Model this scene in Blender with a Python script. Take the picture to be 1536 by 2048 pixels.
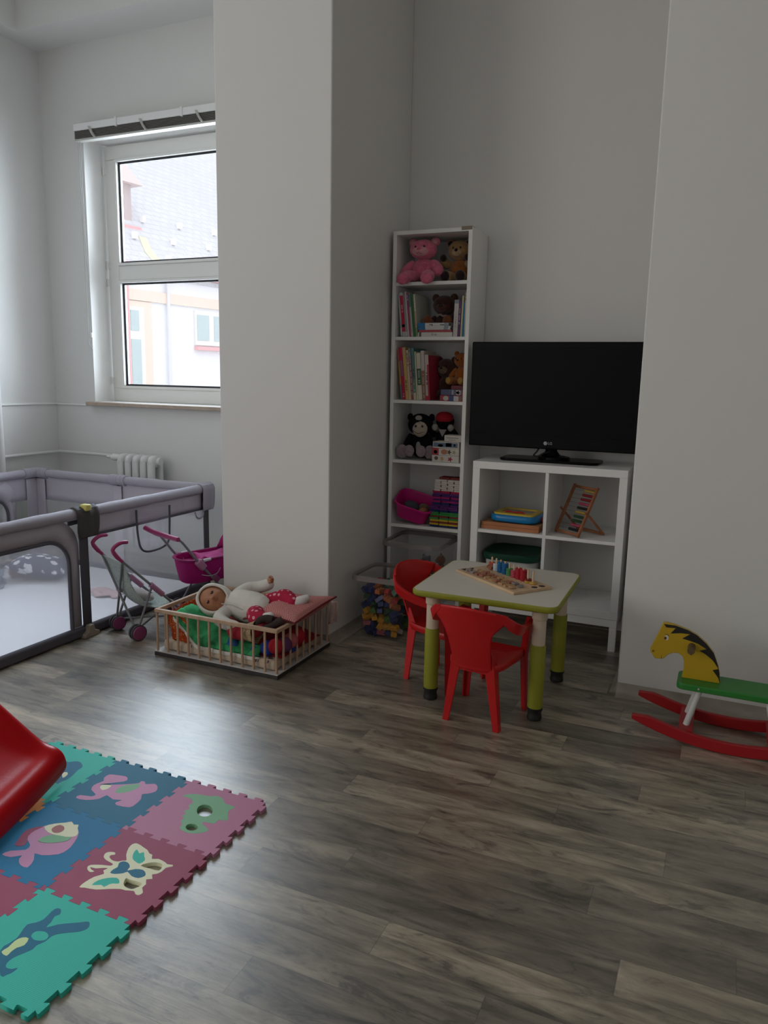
import bpy, bmesh, math, random
from mathutils import Vector as V, Matrix, Euler, noise
random.seed(7)
for o in list(bpy.data.objects): bpy.data.objects.remove(o, do_unlink=True)
SC = bpy.context.scene
COL = SC.collection
R = math.radians

# ------------------------------------------------------------------ camera, world, light, exposure
cam_d = bpy.data.cameras.new('camera'); cam = bpy.data.objects.new('camera', cam_d); COL.objects.link(cam)
cam_d.sensor_fit = 'HORIZONTAL'; cam_d.sensor_width = 36.0; cam_d.lens = 36.0 * 1525 / 1536
cam_d.clip_start = 0.05; cam_d.clip_end = 200
def _cam():
    p, r, y = R(10.12), R(1.12), R(-24.02)
    M1 = Matrix(((math.cos(y), -math.sin(y), 0), (math.sin(y), math.cos(y), 0), (0, 0, 1)))
    A = Matrix(((1, 0, 0), (0, 0, -1), (0, 1, 0)))
    P = Matrix(((1, 0, 0), (0, math.cos(p), -math.sin(p)), (0, math.sin(p), math.cos(p))))
    Q = Matrix(((math.cos(r), -math.sin(r), 0), (math.sin(r), math.cos(r), 0), (0, 0, 1)))
    M = Q @ P @ A @ M1
    m = Matrix((M[0], -M[1], -M[2])).transposed().to_4x4()
    m.translation = (0, 0, 1.34)
    return m
cam.matrix_world = _cam()
SC.camera = cam
SC.view_settings.view_transform = 'Standard'; SC.view_settings.look = 'None'
SC.view_settings.exposure = 0.0; SC.view_settings.gamma = 1.0
try: SC.view_settings.use_curve_mapping = False
except Exception: pass
w = bpy.data.worlds.new('overcast_sky'); SC.world = w; w.use_nodes = True
bg = w.node_tree.nodes['Background']; bg.inputs[0].default_value = (0.92, 0.945, 1.0, 1); bg.inputs[1].default_value = 1.75
def area(name, loc, rot, sx, sy, power, col):
    d = bpy.data.lights.new(name, 'AREA'); d.shape = 'RECTANGLE'; d.size = sx; d.size_y = sy; d.energy = power; d.color = col
    o = bpy.data.objects.new(name, d); COL.objects.link(o); o.location = loc; o.rotation_euler = rot
    return o
# daylight entering by the bay window and by the tall windows of the left wall
area('daylight_bay_window', (-3.45, 4.50, 2.0), (R(-90), 0, 0), 1.35, 1.7, 104, (0.74, 0.87, 1.0)).data.spread = R(125)
area('daylight_left_windows', (-4.46, -0.9, 1.9), (0, R(-90), 0), 1.8, 2.6, 51, (1.0, 0.945, 0.87))

# ------------------------------------------------------------------ helpers
def lin(h):
    if isinstance(h, str):
        h = h.lstrip('#'); h = [int(h[i:i+2], 16) / 255 for i in (0, 2, 4)]
        h = [x / 12.92 if x <= 0.04045 else ((x + 0.055) / 1.055) ** 2.4 for x in h]
    return (h[0], h[1], h[2], 1)
MATS = {}
def mat(name, col, rough=0.5, spec=0.5, bump=0, bs=80, var=0, vs=8, metal=0, coat=0, sheen=0, stretch=None):
    if name in MATS: return MATS[name]
    m = bpy.data.materials.new(name); m.use_nodes = True; MATS[name] = m
    N = m.node_tree.nodes; L = m.node_tree.links; b = N['Principled BSDF']
    c = lin(col)
    b.inputs['Base Color'].default_value = c; b.inputs['Roughness'].default_value = rough
    b.inputs['Specular IOR Level'].default_value = spec; b.inputs['Metallic'].default_value = metal
    b.inputs['Coat Weight'].default_value = coat; b.inputs['Sheen Weight'].default_value = sheen
    if bump or var:
        tc = N.new('ShaderNodeTexCoord'); src = tc.outputs['Object']
        if stretch:
            mp = N.new('ShaderNodeMapping'); mp.inputs['Scale'].default_value = stretch; L.new(src, mp.inputs[0]); src = mp.outputs[0]
    if var:
        n = N.new('ShaderNodeTexNoise'); n.inputs['Scale'].default_value = vs; n.inputs['Detail'].default_value = 5; L.new(src, n.inputs['Vector'])
        r = N.new('ShaderNodeValToRGB'); r.color_ramp.elements[0].position = 0.3; r.color_ramp.elements[1].position = 0.7
        r.color_ramp.elements[0].color = (c[0]*(1-var), c[1]*(1-var), c[2]*(1-var), 1)
        r.color_ramp.elements[1].color = (min(1, c[0]*(1+var)), min(1, c[1]*(1+var)), min(1, c[2]*(1+var)), 1)
        L.new(n.outputs[0], r.inputs[0]); L.new(r.outputs[0], b.inputs['Base Color'])
    if bump:
        n = N.new('ShaderNodeTexNoise'); n.inputs['Scale'].default_value = bs; n.inputs['Detail'].default_value = 3; L.new(src, n.inputs['Vector'])
        u = N.new('ShaderNodeBump'); u.inputs['Strength'].default_value = bump; u.inputs['Distance'].default_value = 0.004
        L.new(n.outputs[0], u.inputs['Height']); L.new(u.outputs[0], b.inputs['Normal'])
    return m
def dots(name, base, dot, scale=40, size=0.3, rough=0.9, sq=False):
    """cloth with a printed pattern of spots (voronoi) of its own colour"""
    if name in MATS: return MATS[name]
    m = mat(name, base, rough, 0.2, bump=0.15, bs=400); N = m.node_tree.nodes; L = m.node_tree.links
    tc = N.new('ShaderNodeTexCoord'); v = N.new('ShaderNodeTexVoronoi'); v.inputs['Scale'].default_value = scale
    v.inputs['Randomness'].default_value = 0.0 if sq else 0.55
    L.new(tc.outputs['Object'], v.inputs['Vector'])
    r = N.new('ShaderNodeValToRGB'); r.color_ramp.interpolation = 'CONSTANT'
    r.color_ramp.elements[0].color = lin(dot); r.color_ramp.elements[1].color = lin(base); r.color_ramp.elements[1].position = size
    L.new(v.outputs['Distance'], r.inputs[0]); L.new(r.outputs[0], N['Principled BSDF'].inputs['Base Color'])
    return m
def glassy(name, tint=(1, 1, 1, 1), refl=0.06, haze=0.0, hazecol='#cfd2d6', rough=0.05):
    """thin clear sheet: see-through with a weak mirror, optional milky share"""
    if name in MATS: return MATS[name]
    m = bpy.data.materials.new(name); m.use_nodes = True; MATS[name] = m
    N = m.node_tree.nodes; L = m.node_tree.links; N.remove(N['Principled BSDF']); out = N['Material Output']
    t = N.new('ShaderNodeBsdfTransparent'); t.inputs[0].default_value = tint
    g = N.new('ShaderNodeBsdfGlossy'); g.inputs['Roughness'].default_value = rough
    mx = N.new('ShaderNodeMixShader'); mx.inputs[0].default_value = refl; L.new(t.outputs[0], mx.inputs[1]); L.new(g.outputs[0], mx.inputs[2])
    sh = mx.outputs[0]
    if haze:
        d = N.new('ShaderNodeBsdfDiffuse'); d.inputs[0].default_value = lin(hazecol)
        tr = N.new('ShaderNodeBsdfTranslucent'); tr.inputs[0].default_value = lin(hazecol)
        dm = N.new('ShaderNodeMixShader'); dm.inputs[0].default_value = 0.5; L.new(d.outputs[0], dm.inputs[1]); L.new(tr.outputs[0], dm.inputs[2])
        m2 = N.new('ShaderNodeMixShader'); m2.inputs[0].default_value = haze; L.new(sh, m2.inputs[1]); L.new(dm.outputs[0], m2.inputs[2]); sh = m2.outputs[0]
    L.new(sh, out.inputs[0]); return m

class MB:
    def __init__(s): s.bm = bmesh.new()
    def _f(s, vs):
        try: return s.bm.faces.new(vs)
        except ValueError: return None
    def box(s, x0, x1, y0, y1, z0, z1, M=None):
        P = [V((x, y, z)) for x in (x0, x1) for y in (y0, y1) for z in (z0, z1)]
        if M: P = [M @ p for p in P]
        v = [s.bm.verts.new(p) for p in P]
        for q in ((0, 1, 3, 2), (4, 6, 7, 5), (0, 4, 5, 1), (2, 3, 7, 6), (0, 2, 6, 4), (1, 5, 7, 3)): s._f([v[i] for i in q])
        return s
    def prism(s, pts, ax, a, b, M=None):
        def mk(u, w, t): return {'x': V((t, u, w)), 'y': V((u, t, w)), 'z': V((u, w, t))}[ax]
        A = [mk(u, w, a) for u, w in pts]; B = [mk(u, w, b) for u, w in pts]
        if M: A = [M @ p for p in A]; B = [M @ p for p in B]
        A = [s.bm.verts.new(p) for p in A]; B = [s.bm.verts.new(p) for p in B]
        n = len(pts); s._f(A[::-1]); s._f(B)
        for i in range(n): s._f([A[i], A[(i+1) % n], B[(i+1) % n], B[i]])
        return s
    def loft(s, rings, cap=True, closed=True, M=None):
        Q = [[s.bm.verts.new(M @ V(p) if M else V(p)) for p in r] for r in rings]
        n = len(Q[0])
        for a, b in zip(Q, Q[1:]):
            for i in range(n if closed else n - 1): s._f([a[i], a[(i+1) % n], b[(i+1) % n], b[i]])
        if cap and closed: s._f(Q[0][::-1]); s._f(Q[-1])
        return s
    def tube(s, path, r, n=10, closed=False, cap=True, flat=1.0, M=None):
        P = [V(p) for p in path]; k = len(P); rings = []; up = None
        for i, p in enumerate(P):
            a = P[i-1] if (i or closed) else P[0]; b = P[(i+1) % k] if (i < k-1 or closed) else P[-1]
            t = (b - a).normalized()
            if up is None:
                up = V((0, 0, 1)) if abs(t.z) < 0.9 else V((0, 1, 0))
            u = t.cross(up).normalized(); up = u.cross(t).normalized()
            rr = r[i] if isinstance(r, (list, tuple)) else r
            rings.append([p + (u * math.cos(j * 2 * math.pi / n) + up * math.sin(j * 2 * math.pi / n) * flat) * rr for j in range(n)])
        if closed: rings.append(rings[0])
        return s.loft(rings, cap and not closed, True, M) if not closed else s._ringclose(rings[:-1], M)
    def _ringclose(s, rings, M=None):
        Q = [[s.bm.verts.new(M @ V(p) if M else V(p)) for p in r] for r in rings]; n = len(Q[0])
        for i in range(len(Q)):
            a, b = Q[i], Q[(i+1) % len(Q)]
            for j in range(n): s._f([a[j], a[(j+1) % n], b[(j+1) % n], b[j]])
        return s
    def lathe(s, prof, c=(0, 0, 0), n=24, M=None):
        T = Matrix.Translation(c)
        if M: T = M @ T
        rings = [[T @ V((r * math.cos(j*2*math.pi/n), r * math.sin(j*2*math.pi/n), z)) for j in range(n)] for r, z in prof]
        return s.loft(rings)
    def ell(s, c, r, rot=(0, 0, 0), n=20, m=12, M=None, e=1.0):
        if not isinstance(r, (tuple, list)): r = (r, r, r)
        T = Matrix.Translation(c) @ Euler(rot).to_matrix().to_4x4() @ Matrix.Diagonal((r[0], r[1], r[2], 1))
        if M: T = M @ T
        rings = []
        sg = lambda x: math.copysign(abs(x) ** e, x)
        for i in range(1, m):
            t = math.pi * i / m
            rings.append([T @ V((sg(math.sin(t)) * sg(math.cos(j*2*math.pi/n)), sg(math.sin(t)) * sg(math.sin(j*2*math.pi/n)), -sg(math.cos(t)))) for j in range(n)])
        Q = [[s.bm.verts.new(p) for p in rg] for rg in rings]
        a = s.bm.verts.new(T @ V((0, 0, -1))); b = s.bm.verts.new(T @ V((0, 0, 1)))
        for x, y in zip(Q, Q[1:]):
            for j in range(n): s._f([x[j], x[(j+1) % n], y[(j+1) % n], y[j]])
        for j in range(n): s._f([a, Q[0][(j+1) % n], Q[0][j]]); s._f([b, Q[-1][j], Q[-1][(j+1) % n]])
        return s
    def grid(s, nu, nv, f, wrap=False):
        Q = [[s.bm.verts.new(V(f(i / nu, j / nv))) for j in range(nv + 1)] for i in range(nu + 1)]
        for i in range(nu):
            for j in range(nv): s._f([Q[i][j], Q[i+1][j], Q[i+1][j+1], Q[i][j+1]])
        return s
    def poly(s, pts):
        s._f([s.bm.verts.new(V(p)) for p in pts]); return s
def rrect(w, h, r, n=5, cx=0, cy=0):
    out = []
    for sx, sy, a0 in ((1, 1, 0), (-1, 1, 90), (-1, -1, 180), (1, -1, 270)):
        for i in range(n + 1):
            a = R(a0 + 90 * i / n); out.append((cx + sx * (w/2 - r) + r * math.cos(a), cy + sy * (h/2 - r) + r * math.sin(a)))
    return out
def spline(pts, k=6, closed=False):
    P = [V(p) for p in pts]; n = len(P); out = []
    rng = range(n if closed else n - 1)
    for i in rng:
        p0 = P[i-1] if (i > 0 or closed) else P[0]; p1 = P[i]; p2 = P[(i+1) % n]; p3 = P[(i+2) % n] if (closed or i + 2 < n) else P[-1]
        for j in range(k):
            t = j / k
            out.append(0.5 * ((2*p1) + (p2-p0)*t + (2*p0-5*p1+4*p2-p3)*t*t + (3*p1-p0-3*p2+p3)*t**3))
    if not closed: out.append(P[-1])
    return out
def sp2(pts, k=5): return [(p.x, p.y) for p in spline([(a, b, 0) for a, b in pts], k, True)]
def obj(name, mb, m, parent=None, smooth=40, bevel=0, bseg=2, sub=0, solid=0):
    bm = mb.bm; bmesh.ops.remove_doubles(bm, verts=bm.verts, dist=1e-6); bmesh.ops.recalc_face_normals(bm, faces=bm.faces)
    me = bpy.data.meshes.new(name)
    if parent is not None:
        off = parent.matrix_basis if parent.parent is None else None
        base = ROOTM.get(parent.name)
        if base is not None: bm.transform(base)
    bm.to_mesh(me); bm.free()
    me.materials.append(m)
    o = bpy.data.objects.new(name, me); COL.objects.link(o)
    if parent is not None:
        o.parent = parent
        if parent.name in ROOTM: ROOTM[o.name] = ROOTM[parent.name]
    if smooth:
        me.polygons.foreach_set('use_smooth', [True] * len(me.polygons)); me.set_sharp_from_angle(angle=R(smooth))
    if solid:
        d = o.modifiers.new('solid', 'SOLIDIFY'); d.thickness = solid; d.offset = 0
    if bevel:
        d = o.modifiers.new('bevel', 'BEVEL'); d.width = bevel; d.segments = bseg; d.limit_method = 'ANGLE'; d.angle_limit = R(35)
    if sub:
        d = o.modifiers.new('sub', 'SUBSURF'); d.levels = sub; d.render_levels = sub
    return o
ROOTM = {}
def tag(o, label=None, cat=None, group=None, kind=None):
    if label: o['label'] = label
    if cat: o['category'] = cat
    if group: o['group'] = group
    if kind: o['kind'] = kind
    return o
def thing(name, label, cat, loc=(0, 0, 0), group=None, rot=(0, 0, 0), world=True):
    """Empty at the base of a thing; world=True: parts are given in room coordinates, else in the thing's own"""
    o = bpy.data.objects.new(name, None); COL.objects.link(o); o.empty_display_size = 0.05
    o.location = loc; o.rotation_euler = rot
    if world: ROOTM[o.name] = (Matrix.Translation(loc) @ Euler(rot).to_matrix().to_4x4()).inverted()
    return tag(o, label, cat, group)
def single(name, mb, m, label, cat, group=None, loc=None, **k):
    o = obj(name, mb, m, None, **k)
    if loc is not None:
        o.data.transform(Matrix.Translation(-V(loc))); o.location = loc
    return tag(o, label, cat, group)
def struct(name, mb, m, parent=None, **k):
    return tag(obj(name, mb, m, parent, **k), kind='structure' if parent is None else None)
def dup(root, loc, rot=None, label=None, group=None, mats=None):
    r = root.copy(); COL.objects.link(r); r.location = loc
    if rot is not None: r.rotation_euler = rot
    if label: r['label'] = label
    if group: r['group'] = group
    for ch in list(root.children):
        c = ch.copy(); COL.objects.link(c); c.parent = r
        for g in ch.children:
            d = g.copy(); COL.objects.link(d); d.parent = c
    return r
def text(name, body, size, M, m, parent, ext=0.0006, align='CENTER'):
    cu = bpy.data.curves.new(name, 'FONT'); cu.body = body; cu.size = size; cu.extrude = ext; cu.align_x = align; cu.align_y = 'CENTER'
    tmp = bpy.data.objects.new(name + '_type', cu); COL.objects.link(tmp)
    me = bpy.data.meshes.new_from_object(tmp.evaluated_get(bpy.context.evaluated_depsgraph_get())); bpy.data.objects.remove(tmp, do_unlink=True)
    me.materials.clear(); me.materials.append(m); o = bpy.data.objects.new(name, me); COL.objects.link(o); o.parent = parent
    o.matrix_local = (ROOTM[parent.name] @ M) if parent.name in ROOTM else M
    return o
# ------------------------------------------------------------------ room shell
M_wall = mat('painted_plaster', (0.735, 0.725, 0.70), 0.85, 0.2, bump=0.12, bs=60)
M_white = mat('white_laminate', (0.84, 0.83, 0.81), 0.45, 0.4)
M_pvc = mat('white_window_plastic', (0.80, 0.79, 0.75), 0.35, 0.5)
def floor_mat():
    m = bpy.data.materials.new('grey_oak_vinyl_planks'); m.use_nodes = True
    N = m.node_tree.nodes; L = m.node_tree.links; b = N['Principled BSDF']
    def mth(op, a, c=None, d=None):
        n = N.new('ShaderNodeMath'); n.operation = op
        for i, x in enumerate((a, c, d)):
            if x is None: continue
            if isinstance(x, (int, float)): n.inputs[i].default_value = x
            else: L.new(x, n.inputs[i])
        return n.outputs[0]
    geo = N.new('ShaderNodeNewGeometry'); sx = N.new('ShaderNodeSeparateXYZ'); L.new(geo.outputs['Position'], sx.inputs[0])
    W, LEN = 0.121, 0.992
    rowf = mth('DIVIDE', mth('SUBTRACT', sx.outputs[1], 1.319), W)
    row = mth('FLOOR', rowf); fr = mth('FRACT', rowf)
    r16 = mth('DIVIDE', mth('ADD', mth('FLOORED_MODULO', row, 16.0), 0.5), 16.0)
    ramp = N.new('ShaderNodeValToRGB'); ramp.color_ramp.interpolation = 'CONSTANT'; L.new(r16, ramp.inputs[0])
    offs = [-.374, -.659, -.118, .131, -.217, -.731, -.051, -.383, -.62, -.157, -.83, -.45, -.05, -.7, -.29, -.9]
    el = ramp.color_ramp.elements
    for i, o in enumerate(offs):
        v = (o % LEN) / LEN
        e = el[i] if i < 2 else el.new(i / 16)
        e.position = i / 16; e.color = (v, v, v, 1)
    xf = mth('SUBTRACT', mth('DIVIDE', sx.outputs[0], LEN), ramp.outputs[0])
    ci = mth('FLOOR', xf); fx = mth('FRACT', xf)
    cm = N.new('ShaderNodeCombineXYZ'); L.new(ci, cm.inputs[0]); L.new(row, cm.inputs[1])
    wn = N.new('ShaderNodeTexWhiteNoise'); wn.noise_dimensions = '3D'; L.new(cm.outputs[0], wn.inputs['Vector'])
    # grain coordinates, shifted per plank
    gv = N.new('ShaderNodeCombineXYZ')
    L.new(mth('ADD', mth('MULTIPLY', sx.outputs[0], 1.7), mth('MULTIPLY', wn.outputs[0], 37.0)), gv.inputs[0])
    L.new(mth('ADD', mth('MULTIPLY', sx.outputs[1], 9.0), mth('MULTIPLY', wn.outputs[0], 91.0)), gv.inputs[1])
    n1 = N.new('ShaderNodeTexNoise'); n1.inputs['Scale'].default_value = 1.6; n1.inputs['Detail'].default_value = 8; n1.inputs['Roughness'].default_value = 0.65; n1.inputs['Distortion'].default_value = 0.6
    L.new(gv.outputs[0], n1.inputs['Vector'])
    gv2 = N.new('ShaderNodeCombineXYZ')
    L.new(mth('MULTIPLY', sx.outputs[0], 9.0), gv2.inputs[0]); L.new(mth('ADD', mth('MULTIPLY', sx.outputs[1], 150.0), mth('MULTIPLY', wn.outputs[0], 55.0)), gv2.inputs[1])
    n2 = N.new('ShaderNodeTexNoise'); n2.inputs['Scale'].default_value = 1.0; n2.inputs['Detail'].default_value = 3; L.new(gv2.outputs[0], n2.inputs['Vector'])
    r1 = N.new('ShaderNodeValToRGB'); L.new(n1.outputs[0], r1.inputs[0])
    cs = [(0.34, (0.095, 0.080, 0.060)), (0.45, (0.195, 0.170, 0.130)), (0.54, (0.265, 0.233, 0.182)), (0.66, (0.35, 0.305, 0.24))]
    for i, (p, c) in enumerate(cs):
        e = r1.color_ramp.elements[i] if i < 2 else r1.color_ramp.elements.new(p)
        e.position = p; e.color = (*c, 1)
    hs = N.new('ShaderNodeHueSaturation'); L.new(r1.outputs[0], hs.inputs['Color']); hs.inputs['Saturation'].default_value = 1.1
    val = mth('ADD', mth('MULTIPLY', wn.outputs[0], 0.80), mth('ADD', mth('MULTIPLY', n2.outputs[0], 0.36), 0.42))
    ed = mth('MINIMUM', mth('MULTIPLY', mth('MINIMUM', fr, mth('SUBTRACT', 1.0, fr)), W), mth('MULTIPLY', mth('MINIMUM', fx, mth('SUBTRACT', 1.0, fx)), LEN))
    seam = mth('ADD', mth('MULTIPLY', mth('GREATER_THAN', ed, 0.0011), 0.4), 0.6)
    L.new(mth('MULTIPLY', val, seam), hs.inputs['Value'])
    # dark knots and smudges in the print
    kv = N.new('ShaderNodeCombineXYZ'); L.new(mth('ADD', mth('MULTIPLY', sx.outputs[0], 5.0), mth('MULTIPLY', wn.outputs[0], 23.0)), kv.inputs[0]); L.new(mth('ADD', mth('MULTIPLY', sx.outputs[1], 19.0), mth('MULTIPLY', wn.outputs[0], 61.0)), kv.inputs[1])
    n3 = N.new('ShaderNodeTexNoise'); n3.inputs['Scale'].default_value = 1.0; n3.inputs['Detail'].default_value = 6; n3.inputs['Roughness'].default_value = 0.7; n3.inputs['Distortion'].default_value = 1.2; L.new(kv.outputs[0], n3.inputs['Vector'])
    r3 = N.new('ShaderNodeValToRGB'); L.new(n3.outputs[0], r3.inputs[0])
    for i, (p, c) in enumerate(((0.36, 0.40), (0.455, 0.90), (0.56, 1.05), (0.66, 1.28))):
        e = r3.color_ramp.elements[i] if i < 2 else r3.color_ramp.elements.new(p)
        e.position = p; e.color = (c, c * 0.99, c * 0.97, 1)
    mm = N.new('ShaderNodeMix'); mm.data_type = 'RGBA'; mm.blend_type = 'MULTIPLY'; mm.inputs[0].default_value = 1.0
    L.new(hs.outputs[0], mm.inputs[6]); L.new(r3.outputs[0], mm.inputs[7]); L.new(mm.outputs[2], b.inputs['Base Color'])
    rr = mth('ADD', mth('MULTIPLY', n2.outputs[0], 0.10), 0.37); L.new(rr, b.inputs['Roughness'])
    b.inputs['Specular IOR Level'].default_value = 1.0; b.inputs['Coat Weight'].default_value = 0.8; b.inputs['Coat Roughness'].default_value = 0.40
    u = N.new('ShaderNodeBump'); u.inputs['Strength'].default_value = 0.25; u.inputs['Distance'].default_value = 0.001
    L.new(mth('ADD', n2.outputs[0], mth('MULTIPLY', seam, 2.0)), u.inputs['Height']); L.new(u.outputs[0], b.inputs['Normal'])
    return m
XL, XR, YB, YF, H = -4.53, 1.95, 4.19, -3.2, 3.9
struct('floor', MB().box(XL - .3, XR + .2, YF - .2, YB + .35, -.06, 0), floor_mat(), smooth=0)
struct('ceiling', MB().box(XL - .3, XR + .2, YF - .2, YB + .35, H, H + .1), M_wall, smooth=0)
# back wall with the bay window opening (x -4.15..-2.75, z 1.12..2.88), 0.30 thick
wx0, wx1, wz0, wz1 = -4.15, -2.75, 1.12, 2.88
b = MB(); b.box(XL - .3, wx0, YB, YB + .32, 0, H); b.box(wx1, XR + .2, YB, YB + .32, 0, H); b.box(wx0, wx1, YB, YB + .32, 0, wz0); b.box(wx0, wx1, YB, YB + .32, wz1, H)
struct('wall_back', b, M_wall, smooth=0)
# left wall with two tall windows nearer the camera (outside the frame)
b = MB(); T = XL - .3
b.box(T, XL, 0.55, YB, 0, H); b.box(T, XL, YF, -2.35, 0, H); b.box(T, XL, -2.35, .55, 0, .9); b.box(T, XL, -2.35, .55, 2.9, H); b.box(T, XL, -1.0, -.8, .9, 2.9)
struct('wall_left', b, M_wall, smooth=0)
struct('wall_right', MB().box(XR, XR + .2, YF, YB, 0, H), M_wall, smooth=0)
struct('wall_front', MB().box(XL, XR, YF - .2, YF, 0, H), M_wall, smooth=0)
struct('wall_pillar_left', MB().box(-2.382, -1.745, 3.255, YB, 0, H), M_wall, smooth=30, bevel=.006)
struct('wall_pillar_right', MB().box(-.338, XR, 3.285, YB, 0, H), M_wall, smooth=30, bevel=.006)
# boxed beam under the ceiling round the bay
b = MB(); b.box(XL, -2.38, 3.895, YB, 3.47, H); b.box(XL, -4.38, 1.0, 3.895, 3.47, H)
struct('trim_1', b, M_wall, smooth=0)
# coved vinyl baseboards
M_skirt = mat('grey_vinyl_cove', (0.36, 0.32, 0.27), 0.5, 0.4, var=.15, vs=12)
def cove(name, p0, p1, nrm, h=.045, d=.05):
    p0, p1, nn = V(p0), V(p1), V(nrm); rings = []
    for p in (p0, p1):
        prof = [(0.0005, h), (.003, h), (.005, h*.55), (.012, h*.25), (.026, .007), (d, .0035), (d, 0), (0.0005, 0)]
        rings.append([p + nn * a + V((0, 0, z)) for a, z in prof])
    return struct(name, MB().loft(rings), M_skirt, smooth=50)
cove('baseboard_pillar_side', (-1.745, 3.255, 0), (-1.745, 4.19, 0), (1, 0, 0))
cove('baseboard_pillar_front', (-2.382, 3.255, 0), (-1.745, 3.255, 0), (0, -1, 0), d=.02)
cove('baseboard_right', (-.338, 3.285, 0), (XR, 3.285, 0), (0, -1, 0), h=.05, d=.055)
cove('baseboard_right_side', (-.338, 3.285, 0), (-.338, 4.19, 0), (-1, 0, 0), h=.05, d=.03)
cove('baseboard_niche', (-1.745, 4.19, 0), (-.338, 4.19, 0), (0, -1, 0))
cove('baseboard_back', (XL, 4.19, 0), (-2.382, 4.19, 0), (0, -1, 0))
cove('baseboard_left', (XL, YF, 0), (XL, 4.19, 0), (1, 0, 0))

# ------------------------------------------------------------------ bay window
def window(name, x0, x1, z0, z1, y, T=None, split=0.515):
    root = thing(name, None, None, ((x0+x1)/2, y, z0), world=True); root['kind'] = 'structure'
    fw = .095
    zs = z0 + (z1 - z0) * split
    X = Matrix.Identity(4) if T is None else T
    b = MB(); b.box(x0, x1, y, y+.07, z0, z0+fw, X); b.box(x0, x1, y, y+.07, z1-fw+.005, z1, X); b.box(x0, x0+fw, y, y+.07, z0+fw, z1-fw+.005, X); b.box(x1-fw, x1, y, y+.07, z0+fw, z1-fw+.005, X)
    b.box(x0+fw, x1-fw, y, y+.07, zs-.05, zs+.05, X)
    f = obj('window_frame', b, M_pvc, root, bevel=.004)
    for a, c in ((z0+fw, zs-.05), (zs+.05, z1-fw+.005)):
        b = MB(); g = .018
        for q in ((x0+fw, x1-fw, c-g, c), (x0+fw, x1-fw, a, a+g), (x0+fw, x0+fw+g, a+g, c-g), (x1-fw-g, x1-fw, a+g, c-g)): b.box(q[0], q[1], y-.012, y+.012, q[2], q[3], X)
        obj('glazing_bead', b, M_pvc, root, bevel=.003)
        b = MB(); g = .031
        for q in ((x0+fw, x1-fw, c-g, c), (x0+fw, x1-fw, a, a+g), (x0+fw, x0+fw+g, a+g, c-g), (x1-fw-g, x1-fw, a+g, c-g)): b.box(q[0], q[1], y+.014, y+.02, q[2], q[3], X)
        obj('rubber_seal', b, mat('black_rubber', (.02, .02, .022), .6), root)
        obj('pane', MB().box(x0+fw, x1-fw, y+.022, y+.03, a, c, X), glassy('window_glass', refl=.05), root)
    return root
w1 = window('window_1', wx0+.015, wx1-.015, wz0, wz1-.01, YB+.17)
for z in (1.24, 1.93, 2.05, 2.68):
    b = MB(); b.tube([(wx0+.012, YB+.162, z), (wx0+.012, YB+.162, z+.055)], .007, 8); b.box(wx0+.005, wx0+.03, YB+.16, YB+.172, z+.005, z+.05)
    obj('hinge', b, M_pvc, w1)
T90 = Matrix.Translation((XL - .17, 0, 0)) @ Matrix.Rotation(R(90), 4, 'Z')
for i, (a, c) in enumerate(((-2.35, -1.0), (-.8, .55))): window('window_%d' % (i+2), a, c, .9, 2.9, 0.0, T90)
M_sill = mat('tan_window_board', (0.42, 0.33, 0.26), 0.35, .5, var=.12, vs=20, stretch=(1, 12, 1))
struct('trim_2', MB().box(-4.185, -2.72, 4.13, YB+.17, 1.092, 1.118), M_sill, bevel=.004)
# thin cable trunking on the plaster, both sides of the corner
b = MB(); b.box(-4.53, -4.515, 3.70, 4.19, 1.09, 1.103); b.box(-4.53, -4.185, 4.178, 4.19, 1.088, 1.10)
struct('trim_3', b, M_white, bevel=.002)

# ------------------------------------------------------------------ facade across the yard
ang = R(7.6); ft = V((math.sin(ang), math.cos(ang), 0)); fn = V((math.cos(ang), -math.sin(ang), 0)); fo = -12.0 * fn
FM = Matrix(((ft.x, fn.x, 0, fo.x), (ft.y, fn.y, 0, fo.y), (0, 0, 1, 0), (0, 0, 0, 1)))   # local: s along facade, d towards us, z
M_fac = mat('white_render', (0.84, 0.85, 0.88), .9, .1); M_peach = mat('peach_render', (0.86, 0.72, 0.62), .9, .1)
M_pink = mat('pink_painted_metal', (0.82, 0.44, 0.45), .5, .4); M_eg = mat('pale_window_glass', (0.50, 0.60, 0.61), .1, .5)
def slate():
    m = mat('grey_slate_roof', (.55, .56, .6), .8, .2); N = m.node_tree.nodes; L = m.node_tree.links
    tc = N.new('ShaderNodeTexCoord'); mp = N.new('ShaderNodeMapping'); L.new(tc.outputs['UV'], mp.inputs[0])
    k = N.new('ShaderNodeTexBrick'); k.inputs['Color1'].default_value = (.60, .605, .63, 1); k.inputs['Color2'].default_value = (.63, .635, .66, 1); k.inputs['Mortar'].default_value = (.53, .535, .56, 1)
    k.inputs['Scale'].default_value = 1.0; k.inputs['Brick Width'].default_value = .24; k.inputs['Row Height'].default_value = .17; k.inputs['Mortar Size'].default_value = .012
    L.new(mp.outputs[0], k.inputs['Vector'])
    L.new(k.outputs[0], N['Principled BSDF'].inputs['Base Color']); return m
bl = thing('building', 'white rendered house with grey slate roof seen through the window across the yard', 'building', tuple(FM @ V((11, 0, -3))))
obj('wall', MB().box(1.0, 26, -6, 0, -3.2, 3.3, FM), M_fac, bl, smooth=0)
obj('cornice', MB().box(10.03, 26, 0, .05, 2.67, 2.87, FM), M_peach, bl, smooth=0)
obj('corner_strip', MB().box(9.97, 10.06, -.2, .08, -3.2, 3.2, FM), M_pink, bl, smooth=0)
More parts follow.
